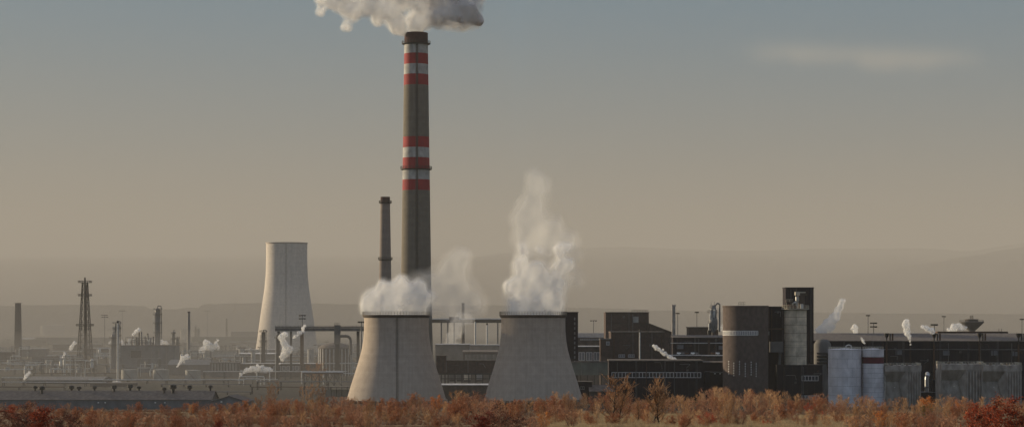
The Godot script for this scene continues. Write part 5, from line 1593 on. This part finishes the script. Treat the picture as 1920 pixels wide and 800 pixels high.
func factory() -> void:
	var t := thing("factory_hall", "long black factory hall with brown roof on the right", "building", 1740, 1255)
	t.rotation.y = deg_to_rad(-5.0)
	var xa := lx(1524); var xb := lx(2000); var y := ly(640)
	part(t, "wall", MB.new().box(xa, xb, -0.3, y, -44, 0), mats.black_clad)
	var ridge_y := ly(640) + 4.2
	var b := MB.new()
	b.hexa([Vector3(xa, y + 0.01, 0.5), Vector3(xb, y + 0.01, 0.5), Vector3(xb, ridge_y, -44), Vector3(xa, ridge_y, -44)], [Vector3(xa, y + 0.4, 0.5), Vector3(xb, y + 0.4, 0.5), Vector3(xb, ridge_y + 0.4, -44), Vector3(xa, ridge_y + 0.4, -44)])
	part(t, "roof", b, mats.roof_felt)
	part(t, "wall_pipe", MB.new().tube(Vector3(xa, ly(655), 0.5), Vector3(xb, ly(655), 0.5), 0.2, 0.2, 8), mats.grey_steel)
	dress(t, 1530, 1915, 642, 740, 0.0, 26, 68)
	for q in [[1681, 656], [1769, 657], [1858, 657], [1897, 658], [1612, 656]]:
		window(t, "window", q[0], q[0] + 12, q[1], q[1] + 9, 0.02, 5, mats.grey_steel, mats.dull_glass, 0.2)
	for q in [1664, 1752, 1836, 1908]:
		var vx := lx(q)
		part(t, "downpipe", MB.new().tube(Vector3(vx, 2, 1.0), Vector3(vx, ly(640), 1.0), ls(1.7), ls(1.7), 12), mats.rust_steel)
		var f := part(t, "vent_funnel", MB.new().lathe([Vector2(ls(1.2), ly(646)), Vector2(ls(1.2), ly(634)), Vector2(ls(4.6), ly(628)), Vector2(ls(4.6), ly(624.5)), Vector2(0.02, ly(624.5))], 20, Vector3(vx, 0, 1.2), false), mats.dark_steel)
		part(f, "funnel_rim", MB.new().lathe([Vector2(ls(4.6), ly(626)), Vector2(ls(4.9), ly(625.6)), Vector2(ls(4.9), ly(624.8)), Vector2(ls(4.6), ly(624.4))], 20, Vector3(vx, 0, 1.2), false), mats.dark_steel)
		for k in 2:
			part(t, "roof_stack", MB.new().tube(Vector3(vx + ls(7 + 5 * k), y - 0.5, -2), Vector3(vx + ls(7 + 5 * k), ly(625), -2), ls(1.7), ls(1.7), 12), mats.rust_steel if k else mats.dark_steel)
	for k in 24:
		part(t, "wall_rib", MB.new().box(lerpf(xa, xb, k / 24.0), lerpf(xa, xb, k / 24.0) + 0.35, 0, y - 0.3, 0, 0.25), mats.black_clad)
	t = thing("panelled_roof_house", "brown panelled house on top of the factory roof", "building", 1824, 1330)
	bpx(t, "wall", 1760, 1890, 623, GROUND, 0, 22, mats.brown_wall)
	slab(t, "roof", 1760, 1890, 623, 0, 22, mats.rust_steel, 0.6)
	for k in 4:
		bpx(t, "wall_panel", 1761 + k * 28.5, 1788.6 + k * 28.5, 625, 640, 0.3, 0.3, mats.brown_wall)
		bpx(t, "panel_joint", 1788.8 + k * 28.5, 1789.3 + k * 28.5, 624, 641, 0.45, 0.45, mats.dark_steel)
	for k in 5:
		window(t, "door_frame", 1768 + k * 20, 1776 + k * 20, 633, 641, 0.32, 2, mats.rust_steel, mats.brown_wall, 0.2)
	bpx(t, "end_block", 1875, 1891, 622.5, 642, 1.2, 1.2, mats.black_clad)
	for x in [1877, 1882]:
		part(t, "roof_pole", MB.new().tube(Vector3(lx(x), ly(623), -4), Vector3(lx(x), ly(616), -4), 0.25, 0.25, 6), mats.grey_steel)
	t = thing("bent_duct", "shiny bent metal duct between the first two concrete bunkers", "duct", 1739, 1170)
	part(t, "duct", MB.new().path([Vector3(0, 0, 0), Vector3(0, ly(712), 0), Vector3(ls(0.6), ly(706), 0), Vector3(ls(3), ly(702), -1.5), Vector3(ls(5), ly(701), -6)], ls(4), 20), mats.lagging)
	part(t, "collar", MB.new().lathe([Vector2(ls(4), ly(726)), Vector2(ls(4.6), ly(726)), Vector2(ls(4.6), ly(724.5)), Vector2(ls(4), ly(724.5))], 20, Vector3.ZERO, false), mats.grey_steel)
	t = thing("low_black_shed", "low black shed in front of the shiny bent duct", "building", 1734, 1150)
	bpx(t, "wall", 1704, 1766, 736, GROUND, 0, 6, mats.black_clad)
	slab(t, "roof", 1704, 1766, 736, 0, 6, mats.grey_steel, 0.4)
	bpx(t, "stair_house", 1748, 1760, 712, 735.4, -1, 4, mats.black_clad)
	bpx(t, "door", 1728, 1733, 745, GROUND, 0.1, 0.1, mats.grey_steel)

# concrete hopper bunker: railed top slab, inward slope below it, recessed wall, ribbed right bay
func bunker(px: float, d: float, label: String, hw: float, top: float) -> void:
	var t := thing("concrete_bunker", label, "bunker", px, d, "concrete bunkers")
	var m: Material = mats.bunker_concrete
	var xl := -ls(hw); var xr := ls(hw); var xm := ls(hw * 0.16)
	var yt := ly(top); var y1 := ly(top + 11); var y2 := ly(top + 31)
	var zb := -16.0
	var rec := 4.0
	part(t, "top_band", MB.new().box(xl, xr + 0.3, y1, yt, zb, 0), m)
	# slope: from the band's foot back to the recessed wall
	part(t, "slope", MB.new().hexa([Vector3(xl + 0.8, y2, -rec), Vector3(xm - ls(11), y2, -rec), Vector3(xm - ls(11), y2, zb), Vector3(xl + 0.8, y2, zb)], [Vector3(xl + 0.1, y1 - 0.01, -0.1), Vector3(xm, y1 - 0.01, -0.1), Vector3(xm, y1 - 0.01, zb), Vector3(xl + 0.1, y1 - 0.01, zb)]), m)
	part(t, "recessed_wall", MB.new().box(xl + 0.8, xm - 0.02, -0.3, y2 - 0.01, zb, -rec), m)
	# slanted cheek between the recessed wall and the ribbed bay
	var g := MB.new()
	g.tri(Vector3(xm - ls(11), y2, -rec), Vector3(xm, -0.3, -0.12), Vector3(xm, y1 - 0.02, -0.12))
	g.tri(Vector3(xm - ls(11), y2, -rec), Vector3(xm - ls(2), -0.3, -rec + 0.05), Vector3(xm, -0.3, -0.12))
	part(t, "slanted_cheek", g, m)
	part(t, "bay", MB.new().box(xm, xr, -0.3, y1 - 0.02, zb, -0.1), m)
	for k in 6:
		var x := lerpf(xm + 0.4, xr - 0.9, k / 5.0)
		part(t, "rib", MB.new().box(x, x + 0.7, -0.3, y1 - 0.3, -0.08, 0.9), m)
	# the narrow sunlit left cheek
	part(t, "left_cheek", MB.new().hexa([Vector3(xl - 0.2, -0.3, -rec + 0.2), Vector3(xl + 0.78, -0.3, -rec + 0.2), Vector3(xl + 0.78, -0.3, zb), Vector3(xl - 0.2, -0.3, zb)], [Vector3(xl - 0.2, y1 - 0.4, -0.6), Vector3(xl + 0.08, y1 - 0.4, -0.6), Vector3(xl + 0.08, y1 - 0.4, zb), Vector3(xl - 0.2, y1 - 0.4, zb)]), m)
	part(t, "hatch_lamp", MB.new().box(-ls(14), -ls(12), ly(top + 42), ly(top + 41), -rec, -rec + 0.3), mats.lamp_white)
	railing(t, [Vector3(xl, yt, zb), Vector3(xl, yt, -0.2), Vector3(xr, yt, -0.2), Vector3(xr, yt, zb)], 1.3, 1.5, mats.pale_rail, 0.09)
	var rr := RandomNumberGenerator.new()
	rr.seed = int(px)
	for k in 7:
		var x := lerpf(xl + 1, xr - 1.5, k / 6.0)
		part(t, "roof_motor", MB.new().tube(Vector3(x, yt + 0.5, -2 - rr.randf() * 3), Vector3(x + rr.randf_range(0.6, 1.3), yt + 0.5, -3), 0.5, 0.45, 8), [mats.pale_rail, mats.rust_steel, mats.grey_steel][k % 3])

# ---------------------------------------------------------------- smoke and steam
func puff(label: String, d: float, pts: Array, dens: float, sd: int) -> void:
	# pts: [px, py, r px] along the drift
	var blobs := []
	var rr := RandomNumberGenerator.new()
	rr.seed = sd
	var k := d / F
	var big := 0.0
	for i in pts.size():
		var p: Array = pts[i]
		big = maxf(big, p[2] * k)
		var nxt: Array = pts[mini(i + 1, pts.size() - 1)]
		for m in 3:
			var u := m / 3.0
			var x: float = lerpf(p[0], nxt[0], u); var y: float = lerpf(p[1], nxt[1], u); var r: float = lerpf(p[2], nxt[2], u)
			blobs.append([x + rr.randf_range(-0.25, 0.25) * r, y + rr.randf_range(-0.25, 0.25) * r, rr.randf_range(-0.3, 0.3) * r * k, r * rr.randf_range(0.75, 1.05)])
			blobs.append([x + rr.randf_range(-0.8, 0.8) * r, y + rr.randf_range(-0.8, 0.6) * r, rr.randf_range(-0.7, 0.7) * r * k, r * rr.randf_range(0.35, 0.6)])
			if i == pts.size() - 1: break
	var al := clampf(dens * 3.2, 0.04, 0.3)
	plume("steam_plume", label, "steam", pts[0][0], d, blobs, 0.8 / big, 1.35, clampf(big / 7.0, 0.35, 1.2), [[0.08, dens * 0.5], [0.16, -al * 0.4], [0.32, -al * 0.7], [0.55, -al], [0.8, -al * 1.4]], sd, Color(0.98, 0.97, 0.95), "small steam plumes over the plant")

func build_steam() -> void:
	var white := Color(0.99, 0.985, 0.975)
	# big smoke of the striped chimney: the right half is thicker
	var b := []
	for q in [[781, 60, 0, 15], [783, 50, 2, 19], [776, 42, 0, 24], [792, 36, -3, 27], [757, 62, 3, 12], [748, 52, 4, 19], [742, 34, 4, 28], [722, 24, 5, 27], [700, 16, 6, 28], [706, 40, 5, 15], [678, 10, 6, 26], [660, 28, 8, 22], [650, 52, 8, 15], [640, 8, 8, 26], [618, 2, 9, 22], [603, 24, 10, 14], [600, 2, 10, 16],
		[812, 30, 0, 30], [836, 34, 2, 31], [860, 32, 0, 32], [880, 34, -2, 26], [896, 40, 0, 17], [884, 14, 3, 28], [850, 4, 0, 36], [818, -4, 0, 36], [780, -2, 3, 36], [744, -10, 4, 36], [704, -18, 6, 34], [664, -22, 7, 32], [625, -26, 8, 28], [790, -44, 0, 42], [850, -40, 0, 42], [740, -50, 2, 40], [896, -14, 0, 24]]:
		b.append(q)
	var smoke := plume("chimney_smoke", "thick white and mauve smoke billowing from the striped chimney's mouth", "smoke", 781, 1450, b, 0.075, 0.75, 1.15, [[0.05, 0.006], [0.25, 0.006], [0.10, -0.05], [0.19, -0.09], [0.30, -0.14], [0.44, -0.2], [0.60, -0.28], [0.8, -0.4]], 3, white)
	var dense := []
	for q in b:
		if q[0] > 795: dense.append([lx(q[0] + 2), ly(q[1] - 3) - smoke.position.y, q[2], ls(q[3] * 0.95)])
	part(smoke, "dense_core", plume_meshes(dense, 0.085, 0.8, 1.15, [[0.78, -1.0]], 5)[0], mats.dense_smoke)
	# left near tower: low bank drifting right
	b = []
	for q in [[742, 588, 0, 50], [712, 580, 2, 34], [775, 580, 0, 36], [700, 562, 3, 28], [735, 556, 0, 32], [770, 556, 0, 32], [800, 560, 4, 24], [722, 540, 2, 22], [752, 534, 0, 23], [785, 540, 2, 22], [690, 578, 0, 22]]:
		b.append(q)
	var bank := plume("tower_steam", "steam bank over the left near cooling tower drifting right", "steam", 743, 1178, b, 0.075, 0.95, 1.1, [[0.02, 0.007], [0.10, -0.05], [0.30, -0.11], [0.50, -0.18], [0.75, -0.32]], 7, white)
	soft(bank, [[770, 556, 0, 34], [790, 546, 2, 34], [805, 552, 4, 34], [822, 545, 4, 36], [838, 528, 5, 34], [852, 505, 6, 28], [864, 484, 7, 20], [845, 562, 5, 34], [875, 545, 6, 28], [890, 570, 6, 24], [862, 582, 4, 24]], [[0.02, -0.022], [0.12, -0.03], [0.35, -0.045], [0.75, -0.07]], 44)
	# right near tower: tall rising column
	b = []
	for q in [[1001, 590, 0, 50], [970, 582, 2, 30], [1032, 582, -2, 32], [965, 560, 2, 26], [1000, 556, 0, 36], [1038, 558, 0, 30], [960, 536, 3, 20], [985, 528, 2, 28], [1020, 528, 0, 30], [1052, 530, 0, 24], [978, 502, 2, 26], [1010, 500, 0, 22], [1045, 500, -2, 26], [1065, 495, 0, 18], [982, 472, 3, 24], [1012, 470, 0, 14], [1052, 470, 0, 20], [1068, 462, 0, 13]]:
		b.append(q)
	bank = plume("tower_steam", "tall steam column rising from the right near cooling tower", "steam", 1001, 1148, b, 0.075, 0.95, 1.1, [[0.02, 0.007], [0.10, -0.05], [0.30, -0.11], [0.50, -0.18], [0.75, -0.32]], 12, white)
	soft(bank, [[1030, 440, 0, 26], [1020, 470, 0, 30], [1044, 420, 2, 18], [990, 450, 3, 30], [998, 428, 4, 28], [984, 412, 4, 26], [1006, 405, 4, 26], [992, 388, 5, 25], [1004, 368, 5, 24], [1010, 348, 6, 21], [1000, 334, 6, 17], [1064, 452, 0, 22], [1072, 478, 0, 20], [1078, 520, 0, 20]], [[0.02, -0.02], [0.12, -0.03], [0.35, -0.045], [0.75, -0.07]], 45)
	# small plumes
	puff("small steam puff left of the lattice tower's foot", 2100, [[130, 654, 4], [134, 649, 5], [139, 642, 4]], 0.10, 21)
	puff("tiny steam jet below the lattice tower, left side", 2100, [[116, 674, 3], [118, 668, 3.5], [120, 662, 2.5]], 0.10, 22)
	puff("steam wisp at the far left behind the long shed", 1560, [[44, 711, 3], [48, 705, 4.5], [53, 699, 4.5]], 0.12, 23)
	puff("steam puff above the process block's piping", 2000, [[247, 628, 3], [253, 622, 4], [260, 617, 4]], 0.12, 24)
	puff("low white steam at the foot of the thin pale stack", 1600, [[204, 723, 4], [213, 718, 6], [222, 719, 6], [230, 720, 4]], 0.12, 25)
	puff("slanting steam jet in front of the blue-grey roof", 1650, [[331, 687, 2.5], [337, 680, 4], [343, 673, 6], [349, 669, 6]], 0.14, 26)
	puff("broad steam bank left of the far cooling tower", 2300, [[376, 659, 6], [384, 650, 8], [384, 637, 5], [394, 652, 8], [404, 650, 7], [405, 636, 3]], 0.08, 27)
	puff("tall steam plume under the pipe bridge", 1640, [[525, 680, 3], [530, 668, 7], [536, 660, 9], [544, 656, 8], [531, 645, 8], [527, 632, 7], [536, 627, 7]], 0.11, 28)
	puff("steam wisp over the pipe bridge before the far cooling tower", 1690, [[549, 632, 4], [558, 628, 5], [565, 622, 5], [571, 610, 4]], 0.07, 29)
	puff("drifting steam above the pipe loops", 1600, [[449, 706, 2.5], [455, 698, 5], [468, 693, 7], [482, 690, 8], [498, 692, 7], [507, 695, 5]], 0.11, 30)
	puff("flat hazy steam right of the lattice tower", 2600, [[205, 642, 5], [216, 641, 6], [228, 641, 5]], 0.05, 31)
	puff("flat hazy steam below the thick column", 2600, [[286, 640, 5], [300, 641, 6], [312, 643, 5]], 0.05, 32)
	puff("white steam jet over the long dark building's roof", 1240, [[1268, 674, 3.5], [1260, 672, 5], [1252, 666, 5], [1244, 660, 5], [1234, 653, 5], [1227, 648, 4]], 0.20, 33)
	puff("large steam plume right of the tallest slab tower", 1320, [[1535, 626, 8], [1545, 618, 13], [1556, 608, 14], [1564, 596, 12], [1572, 582, 9], [1582, 566, 8]], 0.05, 34)
	puff("steam plume above the bluish silos", 1320, [[1608, 632, 4], [1605, 622, 7], [1603, 612, 7]], 0.06, 35)
	puff("steam wisp beside the banded silo's head", 1225, [[1622, 644, 2.5], [1619, 639, 3], [1616, 633, 2]], 0.16, 36)
	puff("steam plume rising between the two left roof funnels", 1225, [[1708, 645, 2.5], [1706, 636, 4], [1702, 624, 7], [1701, 610, 9], [1700, 602, 6]], 0.08, 37)
	puff("steam cap over the funnel by the panelled roof house", 1240, [[1752, 622, 5], [1745, 619, 7], [1738, 614, 5], [1730, 612, 4]], 0.10, 38)
	puff("steam bank behind the panelled roof house, left of the water tower", 1500, [[1784, 622, 8], [1792, 614, 9], [1800, 612, 7], [1808, 616, 6]], 0.06, 39)
	puff("thin hazy steam right of the reactor tower", 1430, [[1352, 618, 4], [1357, 611, 5]], 0.03, 40)
	puff("faint steam rising behind the gap between the cooling towers", 1900, [[852, 615, 12], [862, 600, 16], [876, 598, 14], [845, 640, 14], [850, 625, 14]], 0.012, 41)

# thin drifting steam round a denser body
func soft(t: Node3D, pts: Array, levels: Array, sd: int) -> void:
	var conv := []
	for q in pts:
		conv.append([lx(q[0]), ly(q[1]) - t.position.y, q[2], ls(q[3] * 1.2)])
	var ms := plume_meshes(conv, 0.06, 0.65, 1.3, levels, sd)
	for k in ms.size():
		if ms[k] != null: part(t, "drifting_mist", ms[k], fog_mat(Color(0.99, 0.985, 0.975), levels[k][1]) if levels[k][1] > 0 else veil(-levels[k][1]))

func mist_bank(px: float, d: float, y: float, size: Vector3, dens: float, label: String, shape := RenderingServer.FOG_VOLUME_SHAPE_ELLIPSOID) -> void:
	var f := FogVolume.new()
	f.name = numbered("mist_bank")
	f.shape = shape
	f.size = size
	f.material = fog_mat(Color(0.535, 0.50, 0.455), dens)
	add_child(f)
	f.position = Vector3((px - 960.0) * d / F, y, -d)
	meta(f, label, "mist", "", "stuff")

# ---------------------------------------------------------------- scene
func _ready() -> void:
	rng.seed = 2024
	var cam := Camera3D.new()
	cam.name = "camera"
	cam.projection = Camera3D.PROJECTION_FRUSTUM
	cam.near = 5.0
	cam.far = 60000.0
	cam.size = 2.0 * cam.near * 400.0 / F
	cam.frustum_offset = Vector2(0, cam.near * (HORIZON - 400.0) / F)
	add_child(cam)
	cam.position = Vector3(0, EYE, 0)
	cam.current = true
	var env := Environment.new()
	env.background_mode = Environment.BG_SKY
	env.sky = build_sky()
	env.tonemap_mode = Environment.TONE_MAPPER_LINEAR
	env.tonemap_exposure = 1.9
	env.fog_enabled = true
	env.fog_density = 0.00001
	env.fog_light_color = Color(0.92, 0.94, 0.95)
	env.volumetric_fog_enabled = true
	env.volumetric_fog_density = 0.0
	env.sdfgi_enabled = true
	env.ssao_enabled = true
	env.ssil_enabled = true
	var we := WorldEnvironment.new()
	we.name = "world"
	we.environment = env
	add_child(we)
	var sun := DirectionalLight3D.new()
	sun.name = "sun"
	sun.light_energy = 1.6
	sun.light_color = Color(1.0, 0.92, 0.78)
	sun.light_angular_distance = 0.6
	sun.shadow_enabled = true
	add_child(sun)
	sun.look_at_from_position(Vector3.ZERO, sun_dir)
	make_materials()
	mat("silo_brick", Color(0.125, 0.094, 0.082), 0.95, "blotch", Vector3(0.05, 0.03, 0.05))
	build_ground()
	ridge("hill", "low wooded plateau on the left horizon", 7500, [[-200, 573], [0, 573.5], [120, 571.5], [212, 572], [222, 578], [300, 580], [368, 577], [378, 570], [480, 568], [600, 569], [690, 571], [800, 573], [960, 572], [1100, 577], [1250, 582], [1400, 585], [1700, 588], [2100, 590]], 1500, 1.6)
	ridge("mountain", "faint mountain range far behind the works on the right", 35000, [[500, 592], [850, 485], [960, 474], [1050, 466], [1180, 462], [1300, 468], [1420, 470], [1560, 466], [1700, 465], [1830, 470], [1880, 463], [1925, 455], [2050, 440], [2300, 430]], 6000, 0.0)
	ridge("mountain_001", "nearer hazy mountain slope at the right edge", 28000, [[1350, 594], [1500, 540], [1650, 512], [1760, 492], [1860, 476], [1930, 462], [2100, 440], [2300, 440]], 3500, 0.0)
	build_left()
	build_middle()
	build_right()
	build_trees()
	build_steam()
	mist_bank(960, 22550, 600, Vector3(54000, 1500, 43700), 0.00007, "thin dry haze filling the air over the whole plain", RenderingServer.FOG_VOLUME_SHAPE_BOX)
	mist_bank(500, 3600, 0, Vector3(5200, 200, 4200), 0.00009, "pale ground mist lying over the left half of the plain")
	mist_bank(960, 6500, 0, Vector3(16000, 420, 8000), 0.00024, "haze lying before the far hills")
	mist_bank(250, 1400, 0, Vector3(760, 80, 800), 0.00045, "thin mist round the tanks and the long shed")
